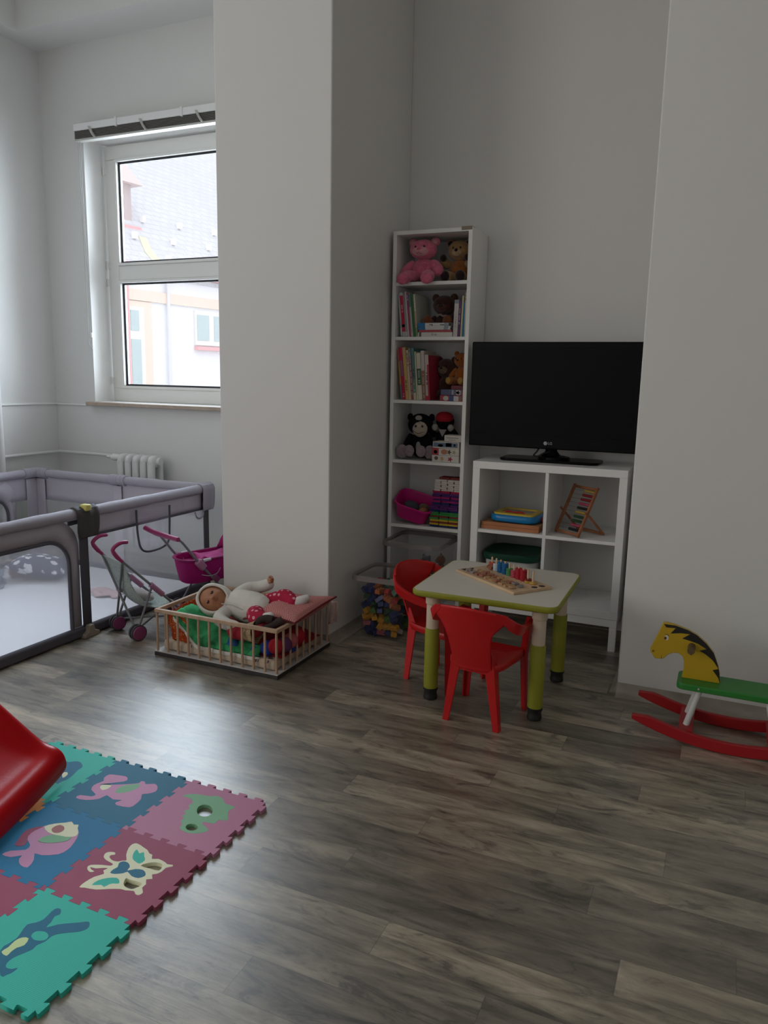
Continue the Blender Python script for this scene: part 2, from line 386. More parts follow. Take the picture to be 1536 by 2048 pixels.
obj('drainpipe', MB().tube([FM @ V((11.04, .07, z)) for z in (-3, 3.2)], .035, 10), mat('grey_white_pipe', (.74, .74, .77), .5), bl)
obj('gutter', MB().box(1.0, 26, -.05, .22, 3.22, 3.34, FM), M_pink, bl, bevel=.03)
obj('door_surround', MB().box(10.03, 10.64, 0, .03, -.4, 2.66, FM), M_peach, bl, smooth=0)
dr = obj('door', MB().box(10.07, 10.42, .03, .06, -.3, 2.55, FM), M_pvc, bl, smooth=0)
obj('pane', MB().box(10.09, 10.29, .06, .07, 2.1, 2.48, FM), M_eg, dr, smooth=0); obj('pane', MB().box(10.09, 10.32, .06, .07, -.1, 1.94, FM), M_eg, dr, smooth=0)
wn_ = obj('window', MB().box(11.78, 12.72, .0, .05, 1.9, 2.6, FM), M_pvc, bl, smooth=0)
for a in (11.83, 12.32): obj('pane', MB().box(a, a+.34, .05, .06, 2.0, 2.52, FM), M_eg, wn_, smooth=0)
obj('window_sill', MB().box(11.78, 12.74, 0, .12, 1.8, 1.87, FM), M_pink, bl, smooth=0)
pit = R(45)
def RFp(s, u, h=0): return FM @ V((s, -u*math.cos(pit) - h*math.sin(pit)*-1, 3.30 + u*math.sin(pit) + h*math.cos(pit)))
rb = MB(); q = [RFp(1.0, -.15), RFp(26, -.15), RFp(26, 9), RFp(1.0, 9)]; q2 = [RFp(1.0, -.15, -.08), RFp(26, -.15, -.08), RFp(26, 9, -.08), RFp(1.0, 9, -.08)]
rb.loft([q2, q]); rf = obj('roof', rb, slate(), bl, smooth=0)
uvl = rf.data.uv_layers.new(name='UVMap'); inv = ROOTM[bl.name].inverted()
for lp in rf.data.loops:
    p = FM.inverted() @ inv @ rf.data.vertices[lp.vertex_index].co; uvl.data[lp.index].uv = (p.x, (p.z - 3.3) / math.sin(pit))
for s, u in ((11.43, 1.51), (12.48, 1.58), (13.6, 1.64), (10.82, .88), (11.87, .93), (12.95, 1.0), (11.3, .3), (14.0, 1.05), (12.3, .35)):
    o = V((s, -u*math.cos(pit), 3.30 + u*math.sin(pit))); obj('snow_guard', MB().box(s-.03, s+.05, o.y-.02, o.y+.07, o.z+.0, o.z+.13, FM), mat('white_painted_metal', (.9, .9, .9), .5), bl, smooth=0)
obj('chimney', MB().box(10.5, 11.16, -1.75, -1.05, 4.2, 5.05, FM), mat('pinkish_brick', (.55, .47, .47), .9), bl, smooth=0)
obj('chimney_cap', MB().prism([(10.35, 5.05), (11.36, 5.05), (10.85, 5.42)], 'y', -1.9, -.9, FM), mat('weathered_pink_tin', (.8, .68, .66), .6), bl, smooth=0)
obj('flashing', MB().box(10.4, 11.24, -1.8, -.86, 3.95, 4.22, FM), M_pink, bl, smooth=0)
obj('moss_patch', MB().loft([[RFp(s_, u_, h_) for s_, u_ in ((11.02, 1.0), (11.2, .98), (11.1, .62), (11.12, .3), (10.9, .18), (10.86, .5))] for h_ in (.004, .012)]), mat('yellow_moss', (.75, .72, .50), .95), bl, smooth=0)
struct('ground', MB().box(-40, 30, 5.5, 45, -3.3, -3.2), mat('yard_paving', (.5, .5, .5), .9), smooth=0)
# ------------------------------------------------------------------ blind, radiator, pipes
bd = thing('window_blind', 'raised slatted blind under a white head rail above the window, tied up with pale strips', 'blind', (-3.45, 4.15, 2.84))
obj('head_rail', MB().box(-4.17, -2.73, 4.125, 4.185, 2.912, 2.957), M_white, bd, bevel=.003)
b = MB()
for i in range(11): b.box(-4.165, -2.735, 4.128 + .004*(i % 2), 4.172 + .004*(i % 2), 2.864+i*.0043, 2.867+i*.0043)
obj('slats', b, mat('dark_grey_brown_slats', (.13, .12, .105), .5), bd, smooth=0)
obj('bottom_rail', MB().box(-4.165, -2.735, 4.125, 4.175, 2.847, 2.861), mat('grey_metal_rail', (.55, .53, .49), .35), bd, bevel=.004)
for x in (-4.01, -3.58, -3.14): obj('tie_strip', MB().tube(spline([(x-.015, 4.122, 2.925), (x, 4.118, 2.9), (x+.015, 4.12, 2.875), (x+.03, 4.124, 2.858)], 4), [.012]*12+[.008], 8, flat=.4), mat('crumpled_pale_tape', (.62, .6, .56), .8, bump=.5, bs=90), bd)
for x in (-3.80, -3.27): obj('bracket', MB().box(x-.008, x+.008, 4.118, 4.185, 2.905, 2.962), M_white, bd, bevel=.002)
M_cord = mat('grey_cord', (.42, .42, .41), .7)
cd = obj('pull_cord', MB().tube(spline([(-4.145, 4.14, 2.86), (-4.15, 4.15, 2.3), (-4.163, 4.17, 1.7), (-4.168, 4.172, 1.55), (-4.152, 4.172, 1.498), (-4.135, 4.172, 1.53), (-4.135, 4.172, 1.9), (-4.142, 4.16, 2.2), (-4.13, 4.14, 2.86)], 6), .0022, 6), M_cord, bd)
obj('cord_knob', MB().lathe([(.004, .02), (.009, .015), (.011, 0), (.009, -.015), (.004, -.02)], (-4.140, 4.172, 1.583), 12), M_pvc, cd)
M_rad = mat('white_radiator_enamel', (.74, .73, .71), .4, .5)
rd = thing('radiator', 'small white column radiator on the wall below the window', 'radiator', (-3.66, 4.08, .12))
for i in range(5):
    x = -3.80 + i*.066; b = MB()
    for y in (4.045, 4.125): b.loft([[(x + a*.026, y + c*.019, z) for a, c in rrect(2, 2, .7, 3)] for z in (.16, .73)])
    for z in (.165, .735): b.ell((x, 4.085, z), (.03, .062, .042), n=16, m=10, e=.75)
    obj('section', b, M_rad, rd)
obj('end_plug', MB().lathe([(.001, -.014), (.026, -.014), (.028, 0), (.026, .012), (.001, .014)], (0, 0, 0), 16, Matrix.Translation((-3.497, 4.085, .735)) @ Matrix.Rotation(R(90), 4, 'Y')), M_rad, rd)
vv = obj('thermostat_valve', MB().lathe([(.001, 0), (.018, 0), (.024, .012), (.026, .055), (.02, .07), (.001, .07)], (0, 0, 0), 16, Matrix.Translation((-3.845, 4.085, .745)) @ Matrix.Rotation(R(-90), 4, 'Y')), M_pvc, rd)
obj('valve_ring', MB().lathe([(.001, -.008), (.02, -.008), (.02, .004), (.001, .004)], (0, 0, 0), 14, Matrix.Translation((-3.84, 4.085, .745)) @ Matrix.Rotation(R(-90), 4, 'Y')), mat('dark_metal', (.08, .08, .085), .4), vv)
hp = thing('heating_pipe', 'white heating pipe running round the room corner to the radiator', 'pipe', (-4.49, 3.70, 0))
obj('riser', MB().tube([(-4.49, 3.66, 0), (-4.49, 3.66, 3.47)], .022, 14), M_rad, hp)
obj('branch', MB().tube(spline([(-4.50, 3.30, .742), (-4.50, 3.9, .745), (-4.495, 4.13, .746), (-4.47, 4.155, .746), (-4.2, 4.15, .747), (-3.99, 4.13, .748), (-3.955, 4.085, .746), (-3.917, 4.085, .745)], 5), .0115, 12), M_rad, hp)

# ------------------------------------------------------------------ playpen
M_pf = mat('grey_lilac_cloth', (.47, .43, .48), .85, .25, bump=.35, bs=45); M_pd = mat('dark_grey_cloth', (.10, .095, .11), .85, .25, bump=.3, bs=45); M_prail = mat('grey_padded_cloth', (.38, .355, .40), .8, .25, bump=.5, bs=28)
M_net = glassy('white_net', refl=.0, haze=.30, hazecol='#f4f5fb'); M_mat = mat('white_lilac_playmat', (.84, .84, .90), .8, .2, bump=.2, bs=12)
px0, px1, py0, py1, pz = -4.335, -2.905, 1.75, 3.80, .637
pp = thing('playpen', 'large grey fabric playpen with net sides and dark zipped door by the window wall', 'playpen', (-3.62, 2.78, 0))
def rail(n, a, c, m=M_prail, r=.028):
    P = []; A, B = V(a), V(c); k = 26
    for i in range(k+1): P.append(A.lerp(B, i/k))
    rr = [r * (1 + .05*math.sin(i*2.1) + .03*math.sin(i*5.3)) for i in range(k+1)]
    return obj(n, MB().tube(P, rr, 14), m, pp)
rail('top_rail', (px1, py0, pz), (px1, py1, pz)); rail('top_rail', (px0, py1, pz), (px1, py1, pz)); rail('top_rail', (px0, py0, pz), (px0, py1, pz)); rail('top_rail', (px0, py0, pz), (px1, py0, pz))
for x, y in ((px0, py0), (px1, py0), (px0, py1), (px1, py1), (px1, 2.80), (px0, 2.80), (-3.595, py1)):
    obj('post', MB().tube([(x, y, .02), (x, y, pz)], .014, 10), M_pd, pp)
def cloth(n, ax, c, u0, u1, z0, z1, m, k=24, amp=.004, th=.004):
    def f(s, t):
        u = u0 + (u1-u0)*s; z = z0 + (z1-z0)*t; d = amp*math.sin(u*53 + z*9)*math.sin(t*math.pi)
        return (c + d, u, z) if ax == 'x' else (u, c + d, z)
    return obj(n, MB().grid(k, 4, f), m, pp, solid=th)
# right side (towards the pram): band, zipped door half, plain net half
cloth('upper_band', 'x', px1, 2.83, 3.78, .515, .625, M_pf); cloth('upper_band', 'y', py1, px0, px1, .455, .625, M_pf); cloth('upper_band', 'x', px0, py0, py1, .455, .625, M_pf); cloth('upper_band', 'y', py0, px0, px1, .5, .625, M_pf)
cloth('net_panel', 'x', px1, 2.83, 3.77, .05, .515, M_net, amp=.001, th=0); cloth('net_panel', 'y', py1, px0, px1, .05, .455, M_net, amp=.001, th=0); cloth('net_panel', 'y', py0, px0, px1, .05, .5, M_net, amp=.001, th=0)
cloth('trim_band', 'x', px1+.003, 2.83, 3.77, .507, .52, M_pd, amp=.0005)
def zipdoor(x, ya, yb, side, zt=.525):
    arch = [(ya, .06)] + [(ya + .13 - .13*math.cos(R(t)), zt-.13 + .13*math.sin(R(t))) for t in range(0, 91, 10)] + [(yb - .13 + .13*math.sin(R(t)), zt-.13 + .13*math.cos(R(t))) for t in range(0, 91, 10)] + [(yb, .06)]
    z_ = obj('door_zip', MB().tube([(x + side*.004, a, c) for a, c in arch], .0115, 8, flat=.8), M_pd, pp)
    b = MB(); b.poly([(x, a, c) for a, c in arch]); obj('door_net', b, M_net, pp, smooth=0)
    # fabric round the arch
    Y0, Y1, Z1 = ya - .06, yb + .065, .625; b = MB()
    k = len(arch); outer = []
    for a, c in arch:
        s = (a - ya) / (yb - ya); t = (c - .06) / (zt - .06)
        outer.append((Y0 + (Y1 - Y0) * s, .05 + (Z1 - .05) * t) if c > zt-.12 else ((Y0 if s < .5 else Y1), c))
    A = [b.bm.verts.new((x, a, c)) for a, c in arch]; B = [b.bm.verts.new((x + .003*math.sin(a*60), a, c)) for a, c in outer]
    for i in range(k-1): b._f([A[i], A[i+1], B[i+1], B[i]])
    obj('door_surround', b, M_pf, pp, solid=.004)
zipdoor(px1, 1.86, 2.705, 1); zipdoor(px0, 1.9, 3.55, 1, .50)
cloth('post_strip', 'x', px1+.012, 2.77, 2.825, .05, .60, M_pd, amp=.001); cloth('post_strip', 'x', px1+.01, 3.765, 3.815, .05, .60, M_pd, amp=.001); cloth('post_strip', 'y', py1-.016, -3.63, -3.56, .05, .6, M_pf, amp=.001); cloth('post_strip', 'x', px0+.016, 3.70, 3.782, .05, .6, M_pf, amp=.001); cloth('post_strip', 'y', py1-.016, -4.318, -4.24, .05, .6, M_pf, amp=.001)
for a, c in (((px1, py0), (px1, py1)), ((px0, py1), (px1, py1)), ((px0, py0), (px0, py1)), ((px0, py0), (px1, py0))):
    x0, x1 = sorted((a[0], c[0])); y0, y1 = sorted((a[1], c[1])); obj('bottom_rail', MB().box(x0-.018, x1+.018, y0-.018, y1+.018, .002, .056), M_pd, pp, bevel=.012)
obj('floor_mat', MB().box(px0+.02, px1-.02, py0+.02, py1-.02, .004, .03), M_mat, pp, bevel=.008)
# cloth covers over the joints of the top rail
def flap(n, y0, y1, zb, m, x=px1):
    prof = [(-.033, pz-.06), (-.034, pz), (-.026, pz+.022), (0, pz+.033), (.026, pz+.022), (.036, pz), (.034, pz-.05), (.03, zb+.02), (.026, zb)]
    def f(s, t):
        i = min(int(s*8), 7); q = s*8-i; a, z = prof[i]; c, d = prof[i+1]; xx = a+(c-a)*q; zz = z+(d-z)*q
        k = 1 if zz > zb+.04 else .86 + .14*(zz-zb)/.04
        return (x + xx + .003*math.sin(t*14), (y0+y1)/2 + (t-.5)*(y1-y0)*k, zz)
    return obj(n, MB().grid(24, 10, f), m, pp, solid=.006)
fl = flap('joint_cover', 2.745, 2.885, .515, mat('charcoal_cloth', (.075, .07, .07), .8, .3, bump=.4, bs=40)); flap('joint_cover', 3.735, 3.845, .505, M_prail)
obj('yellow_buckle', MB().box(px1+.0, px1+.045, 2.795, 2.83, pz+.012, pz+.045), mat('yellow_plastic', (.62, .56, .16), .5), fl, bevel=.006)
rail('joint_sleeve', (-3.66, py1, pz), (-3.53, py1, pz), M_prail, .035); rail('joint_sleeve', (px0, py1-.11, pz), (px0, py1, pz), M_prail, .034); rail('joint_sleeve', (px0, py1, pz), (px0+.11, py1, pz), M_prail, .034)
# hanging clear pouch with dark piping, small pull ring, tan foot
po = [(3.16, .60), (3.165, .46), (3.195, .372), (3.29, .35), (3.405, .372), (3.425, .47), (3.43, .588)]
pc = spline([(px1+.03, a, c) for a, c in po], 5)
g = obj('pouch', MB().poly([tuple(p) for p in pc]), glassy('clear_vinyl', refl=.06, haze=.22, hazecol='#dfe2ee'), pp, smooth=0); obj('piping', MB().tube(pc, .006, 8), M_pd, g)
obj('pull_ring', MB().tube(spline([(px1+.014, 3.68, .505), (px1+.016, 3.69, .475), (px1+.016, 3.72, .462), (px1+.016, 3.75, .475), (px1+.014, 3.76, .505)], 5), .006, 8), M_prail, pp)
for y in (2.80, 1.78): obj('foot', MB().prism([(y-.05, 0), (y+.055, 0), (y+.05, .02), (y+.022, .03), (y+.014, .062), (y-.016, .062), (y-.024, .03), (y-.046, .02)], 'x', px1-.01, px1+.04), mat('tan_rubber', (.33, .28, .22), .6), pp, bevel=.004)

# toys lying in the playpen
def pillow_mb(w, d, h, n=18, c=(0, 0, 0), M=None, wave=0):
    b = MB(); T = M or Matrix.Identity(4)
    for sgn in (1, -1):
        def f(s, t):
            u, v = s*2-1, t*2-1; e = max(0, (1-u*u)*(1-v*v)) ** .42
            k = 1 - .10*(u*u*v*v) + .0
            pinch = 1 - .09*(1-v*v)*(u*u) ; pin2 = 1 - .09*(1-u*u)*(v*v)
            return T @ V((c[0]+u*w/2*pinch, c[1]+v*d/2*pin2, c[2]+h*.5+sgn*h*.5*e + wave*math.sin(u*2.6 + v*1.4)))
        b.grid(n, n, f)
    return b
def blotch_cloth(name, base, spot, scale, thr, rough=.9):
    if name in MATS: return MATS[name]
    m = mat(name, base, rough, .2); N = m.node_tree.nodes; L = m.node_tree.links
    tc = N.new('ShaderNodeTexCoord'); v = N.new('ShaderNodeTexVoronoi'); v.inputs['Scale'].default_value = scale; v.inputs['Randomness'].default_value = .5
    n = N.new('ShaderNodeTexNoise'); n.inputs['Scale'].default_value = scale*2.2; L.new(tc.outputs['Object'], n.inputs['Vector'])
    mx = N.new('ShaderNodeVectorMath'); mx.operation = 'MULTIPLY_ADD'; L.new(n.outputs['Color'], mx.inputs[0]); mx.inputs[1].default_value = (.055, .055, .055); L.new(tc.outputs['Object'], mx.inputs[2]); L.new(mx.outputs[0], v.inputs['Vector'])
    r = N.new('ShaderNodeValToRGB'); r.color_ramp.interpolation = 'CONSTANT'; r.color_ramp.elements[0].color = lin(spot); r.color_ramp.elements[1].color = lin(base); r.color_ramp.elements[1].position = thr
    L.new(v.outputs['Distance'], r.inputs[0]); L.new(r.outputs[0], N['Principled BSDF'].inputs['Base Color']); return m
single('pillow', pillow_mb(.36, .31, .125, M=Matrix.Translation((-3.92, 3.43, .046)) @ Matrix.Rotation(R(28), 4, 'Z') @ Matrix.Rotation(R(8), 4, 'Y')), blotch_cloth('grey_cloth_white_bears', (.10, .10, .17), (.8, .8, .86), 15, .36), 'grey pillow with white teddy shapes lying in the playpen', 'pillow', loc=(-3.92, 3.43, .046))
def plush(name, label, cat, loc, s, body, face, eye, rz=0, ears=None, parts=None, group=None, sit=True, mus=True):
    """seated soft toy, s = sitting height; faces -y before rz"""
    t = thing(name, label, cat, (loc[0], loc[1], loc[2]+.022*s), group, (0, 0, rz), world=False)
    b = MB(); b.ell((0, 0, .26*s), (.21*s, .17*s, .27*s)); obj('torso', b, body, t)
    hd = obj('head', MB().ell((0, -.03*s, .70*s), (.235*s, .2*s, .215*s)), body, t)
    for x in (-1, 1):
        obj('ear', MB().ell((x*.19*s, 0, .88*s), (.085*s, .045*s, .085*s), n=14, m=8), ears or body, hd)
        obj('eye', MB().ell((x*.085*s, -.205*s, .745*s), (.026*s, .018*s, .032*s), n=10, m=6), eye, hd)
        obj('arm', MB().tube(spline([(x*.15*s, -.02*s, .45*s), (x*.27*s, -.07*s, .30*s), (x*.28*s, -.16*s, .14*s)], 4), [.06*s, .075*s, .085*s, .085*s, .085*s, .085*s, .08*s, .07*s, .045*s], 12), body, t)
        lg = obj('leg', MB().tube(spline([(x*.10*s, -.05*s, .10*s), (x*.17*s, -.25*s, .10*s), (x*.2*s, -.40*s, .11*s)], 4), [.09*s, .10*s, .11*s, .11*s, .11*s, .105*s, .11*s, .115*s, .08*s], 12), body, t)
        obj('sole', MB().ell((x*.203*s, -.425*s, .115*s), (.085*s, .022*s, .095*s), n=14, m=8), parts or face, lg)
    if mus:
        mz = obj('muzzle', MB().ell((0, -.20*s, .655*s), (.115*s, .075*s, .085*s), n=16, m=10), face, hd)
        obj('nose', MB().ell((0, -.27*s, .70*s), (.036*s, .022*s, .025*s), n=10, m=6), eye if not sit == 'pink' else body, hd)
    return t
fur = lambda n, c: mat(n, c, .95, .15, bump=.9, bs=260, var=.18, vs=60, sheen=.4)
M_blackeye = mat('black_bead', (.012, .011, .011), .25, .5)
d = plush('plush_dog', 'pale yellow plush dog with a brown eye patch inside the playpen', 'soft toy', (-4.09, 3.20, .03), .19, fur('pale_yellow_fur', (.75, .66, .34)), fur('pale_yellow_fur', (.75, .66, .34)), M_blackeye, R(40), ears=fur('brown_fur_patch', (.28, .2, .1)))
obj('eye_patch', MB().ell((.016, -.033, .128), (.016, .006, .02), n=12, m=8), fur('brown_fur_patch', (.28, .2, .1)), [c for c in d.children if c.name.startswith('head')][0])
plush('plush_elephant', 'small grey blue plush animal in front of the pillow in the playpen', 'soft toy', (-3.95, 3.15, .03), .12, fur('grey_blue_fur', (.22, .24, .34)), fur('grey_white_fur', (.5, .52, .58)), M_blackeye, R(30))
plush('plush_toy', 'small pink plush toy behind the grey blue one in the playpen', 'soft toy', (-4.07, 3.36, .03), .12, fur('dusty_pink_fur', (.55, .33, .33)), fur('dusty_pink_fur', (.55, .33, .33)), M_blackeye, R(60))
single('toy_ball', MB().ell((-4.02, 3.09, .067), .037), mat('mint_plastic', (.38, .62, .5), .5), 'small mint green ball beside the plush toys in the playpen', 'ball', loc=(-4.02, 3.09, .067))
b = MB(); b.grid(14, 10, lambda s, t: (-3.28 + .2*(s-.5) + .03*math.sin(t*7), 3.32 + .12*(t-.5) + .02*math.sin(s*9), .034 + .008*(1+math.sin(s*11)*math.cos(t*8))))
single('cloth', b, mat('pale_pink_cloth', (.72, .5, .52), .9), 'crumpled pale pink cloth on the playpen floor', 'cloth', loc=(-3.28, 3.32, .031), solid=.003)

# ------------------------------------------------------------------ doll strollers
M_tube = mat('grey_painted_tube', (.20, .20, .22), .35, .5); M_mag = mat('magenta_plastic', (.26, .05, .14), .4, .5); M_grip = mat('dark_pink_grip', (.36, .035, .14), .45, .5); M_pal = mat('dusty_pink_plastic', (.42, .18, .3), .45, .5); M_tyre = mat('dark_grey_tyre', (.07, .07, .075), .7)
st = thing('doll_stroller', 'small doll buggy with hooked pink handles and pale green sling seat', 'doll stroller', (-2.727, 2.893, 0), rot=(0, 0, math.atan2(-.356, .935)), world=False)
# own axes: x to the right, y forward
def wheel(root, x, y, r=.041, wd=.016, m=M_mag, gap=.012, nm='wheel'):
    for sg in (-1, 1):
        w_ = obj(nm, MB().lathe([(.001, -wd/2), (r*.62, -wd/2), (r, -wd*.35), (r, wd*.35), (r*.62, wd/2), (.001, wd/2)], (0, 0, 0), 24, Matrix.Translation((x + sg*gap, y, r)) @ Matrix.Rotation(R(90), 4, 'Y')), M_tyre, root)
        obj('hub_cap', MB().lathe([(.001, 0), (r*.86, 0), (r*.8, .006), (.001, .009)], (0, 0, 0), 24, Matrix.Translation((x + sg*(gap + wd/2 - .001), y, r)) @ Matrix.Rotation(R(90*sg), 4, 'Y')), m, w_)
for sg in (-1, 1):
    x = sg*.11
    obj('handle', MB().tube(spline([(x, -.028, .513), (x, -.07, .512), (x, -.106, .486), (x, -.088, .449), (x, -.06, .419)], 6), [.007]+[.0095]*14+[.011]*6+[.009]*4, 12), M_grip, st)
    p = obj('front_pole', MB().tube([(x, -.065, .424), (x, .10, .262), (x, .30, .062)], .0068, 10), M_tube, st)
    obj('front_bracket', MB().tube([(x, .085, .277), (x, .15, .212)], .014, 10), M_pal, p)
    obj('rear_pole', MB().tube([(x, -.06, .417), (-x*.98, .0, .05)], .006, 10), M_tube, st)
    obj('side_brace', MB().tube([(x, .09, .262), (x*1.0, .008, .055)], .006, 10), M_tube, st)
    obj('lower_rail', MB().tube([(x, .01, .06), (-x, .29, .075)], .005, 8), M_tube, st)
    obj('wheel_fork', MB().tube([(x, .0, .075), (x, .004, .045)], .012, 10), M_pal, st); obj('wheel_fork', MB().tube([(x, .30, .07), (x, .315, .04)], .012, 10), M_pal, st)
    wheel(st, x, .006); wheel(st, x, .318, .036)
obj('cross_joint', MB().tube([(-.02, -.028, .245), (.02, -.028, .245)], .009, 8), M_tube, st)
obj('foot_rest', MB().box(-.10, .10, .27, .33, .086, .094), M_pal, st, bevel=.004)
M_sling = dots('mint_sling_cloth', (.50, .58, .55), (.28, .33, .32), 60, .22)
sp = spline([(0, -.056, .412), (0, -.035, .33), (0, -.01, .25), (0, .03, .185), (0, .09, .143), (0, .16, .15), (0, .215, .165)], 4)
def sl(s, t):
    p = sp[min(int(s*(len(sp)-1) + .5), len(sp)-1)]; u = t*2-1; lift = .035*u*u*math.sin(min(1, s*1.3)*math.pi)
    return (u*.103, p.y + .0*u, p.z + lift)
obj('sling_seat', MB().grid(len(sp)-1, 12, sl), M_sling, st, solid=.004)
obj('seat_blanket', MB().ell((.0, .075, .205), (.07, .085, .03), (R(-25), 0, 0)), mat('pale_grey_fleece', (.5, .47, .46), .95, bump=.5, bs=60), st)

pr = thing('doll_pram', 'magenta doll pram with carry basket and hood standing partly behind the pillar', 'doll pram', (-2.62, 3.40, 0), rot=(0, 0, math.atan2(-.342, .94)), world=False)
M_hot = mat('magenta_cloth', (.40, .008, .16), .75, .3, bump=.15, bs=60)
rings = []
for z, f in ((.205, .84), (.215, .88), (.27, .95), (.332, 1.0)): rings.append([(a*f, .055 + c*f, z - .012*(abs(c) / .22)**2 * (1 if z < .25 else 0)) for a, c in rrect(.205, .44, .09, 6)])
inner = [[(a*.95, .055 + c*.96, z) for a, c in rrect(.205, .44, .09, 6)] for z in (.332, .30)]
bk = obj('basket', MB().loft(rings + inner), M_hot, pr); obj('rim', MB().tube([(a, .055 + c, .332) for a, c in rrect(.21, .445, .09, 6)], .006, 8, closed=True), mat('magenta_trim', (.30, .012, .13), .5), bk)
obj('bedding', MB().grid(14, 14, lambda s, t: ((s-.5)*.17, .10 + (t-.5)*.26, .318 + .018*math.sin(s*9)*math.cos(t*8))), mat('pink_polka_cloth', (.62, .10, .34), .8), bk, solid=.01)
hd = []
for i in range(8):
    a = R(8 + i*11.5); hd.append([(.108*math.cos(R(j*18)), .20 + .115*math.cos(a)*-1 + .07 + .0*j, .325 + .19*math.sin(R(j*18))*math.sin(a)) for j in range(11)])
obj('hood', MB().loft(hd, cap=False, closed=False), M_hot, pr, solid=.005)
for sg in (-1, 1):
    x = sg*.113
    obj('side_bar', MB().tube(spline([(x, -.215, .462), (x, -.19, .437), (x, -.105, .326), (x, .0, .205), (x, .115, .05)], 4), .0068, 10), M_tube, pr)
    c_ = obj('bar_clamp', MB().box(x-.016, x+.016, -.03, .03, -.02, .02, Matrix.Translation((0, -.09, .31)) @ Matrix.Rotation(R(-49), 4, 'X')), M_pal, pr, bevel=.006)
    obj('wing_nut', MB().tube([(x, -.075, .33), (x + sg*.005, -.03, .333)], [.010, .008], 8), mat('pale_grey_plastic', (.55, .53, .56), .5), c_)
    obj('side_link', MB().box(x-.011, x+.011, -.022, .022, -.016, .016, Matrix.Translation((0, .005, .218)) @ Matrix.Rotation(R(-49), 4, 'X')), M_mag, pr, bevel=.006)
    obj('rear_leg', MB().tube([(x*.9, .02, .20), (x*.9, -.095, .045)], .0062, 10), M_tube, pr)
    wheel(pr, x, -.10, .036); wheel(pr, x, .12, .036)
obj('push_grip', MB().tube(spline([(-.165, -.262, .495), (-.10, -.245, .478), (0, -.24, .474), (.115, -.225, .468)], 5), [.013]*6+[.0145]*6+[.013]*4, 12), M_grip, pr)
obj('wire_hook', MB().tube(spline([(.12, -.09, .255), (.135, -.05, .245), (.13, .0, .25), (.12, .03, .275)], 4), .002, 6), mat('bright_wire', (.6, .6, .62), .3, metal=.8), pr)
# ------------------------------------------------------------------ doll crib and what lies in it
M_beech = mat('pale_beech', (.50, .34, .23), .5, .35, var=.15, vs=30, stretch=(1, 1, .15))
cx0, cx1, cy0, cy1 = -2.412, -1.722, 2.738, 3.232
cr = thing('doll_crib', 'wooden doll crib with barred sides and black edged base in front of the pillar', 'doll crib', (-2.067, 2.985, 0))
bs_ = obj('base_board', MB().box(cx0, cx1, cy0, cy1, .0, .019), mat('black_board_edge', (.03, .026, .024), .5, var=.2), cr, bevel=.002)
obj('base_top', MB().box(cx0+.001, cx1-.001, cy0+.001, cy1-.001, .019, .0225), mat('pale_grey_board', (.55, .53, .52), .5), bs_)
a0, a1, b0, b1 = cx0+.012, cx1-.012, cy0+.012, cy1-.012
for q in ((a0-.009, a1+.009, b0-.009, b0+.009), (a0-.009, a1+.009, b1-.009, b1+.009), (a0-.009, a0+.009, b0+.009, b1-.009), (a1-.009, a1+.009, b0+.009, b1-.009)):
    obj('top_rail', MB().box(q[0], q[1], q[2], q[3], .212, .230), M_beech, cr, bevel=.003)
for i in range(12):
    for y in (b0, b1):
        x = a0 + (a1-a0)*i/11; obj('bar', MB().tube([(x, y, .022), (x, y, .213)], .0058, 10), M_beech, cr)
for i in range(1, 8):
    for x in (a0, a1):
        y = b0 + (b1-b0)*i/8; obj('bar', MB().tube([(x, y, .022), (x, y, .213)], .0058, 10), M_beech, cr)
# mattress printed with small owls (dark blobs and white eyes)
M_owl = blotch_cloth('cream_cloth_owl_print', (.58, .47, .36), (.13, .10, .11), 17, .27)
single('crib_mattress', MB().box(cx0+.03, cx1-.03, cy0+.028, cy1-.03, .024, .072), M_owl, 'cream crib mattress printed with small dark owls at the bottom of the doll crib', 'mattress', loc=(-2.067, 2.985, .024), bevel=.015, bseg=4)
def wr(a, c, k=1.0): return noise.noise(V((a*k, c*k, 3.1)))
# dark red blanket bunched under the doll
b = MB(); b.grid(26, 18, lambda s, t: (-2.30 + .56*s, 2.80 + .37*t, .074 + .085*(math.sin(s*math.pi)**.5)*(math.sin(t*math.pi)**.5) + .012*wr(s, t, 6)))
single('red_blanket', b, mat('dark_red_fleece', (.30, .02, .03), .9, .2, bump=.4, bs=60), 'dark red bunched blanket under the doll in the crib', 'blanket', loc=(-2.02, 2.98, .074))
# green fleece with a white hem
def green(s, t):
    x = -2.315 + .475*s; top = .222 - .085*s - .05*max(0, s-.45); bot = max(.072, .20 - .43*s)
    z = top + (bot-top)*t; y = 2.90 - .135*min(1, t*1.45)**.8 + .018*wr(s*9, t*4) + .014*math.sin(s*21 + t*5)*t
    z += .012*math.sin(s*13+1)*(1-t)*t*4*.5 + .012*wr(s*11, t*6+4)
    return (x, max(2.7685, y), max(.078, z))
g = single('green_blanket', MB().grid(44, 20, green), mat('green_fleece', (.045, .30, .115), .9, .2, bump=.8, bs=40, var=.5, vs=16), 'bright green fleece blanket with white hem hanging inside the crib bars', 'blanket', loc=(-2.08, 2.80, .06), solid=.008)
ROOTM[g.name] = Matrix.Translation(-V(g.location))
def hem(s, t):
    p = V(green(s, 1.0)); q = V(green(s, .97)); return p + (p-q)*t*1.2 + V((0, -.001, -.018*t - .004))
obj('white_hem', MB().grid(44, 4, hem), mat('white_fleece', (.74, .71, .64), .95, .2, bump=.5, bs=60), g, solid=.009)
b = MB()
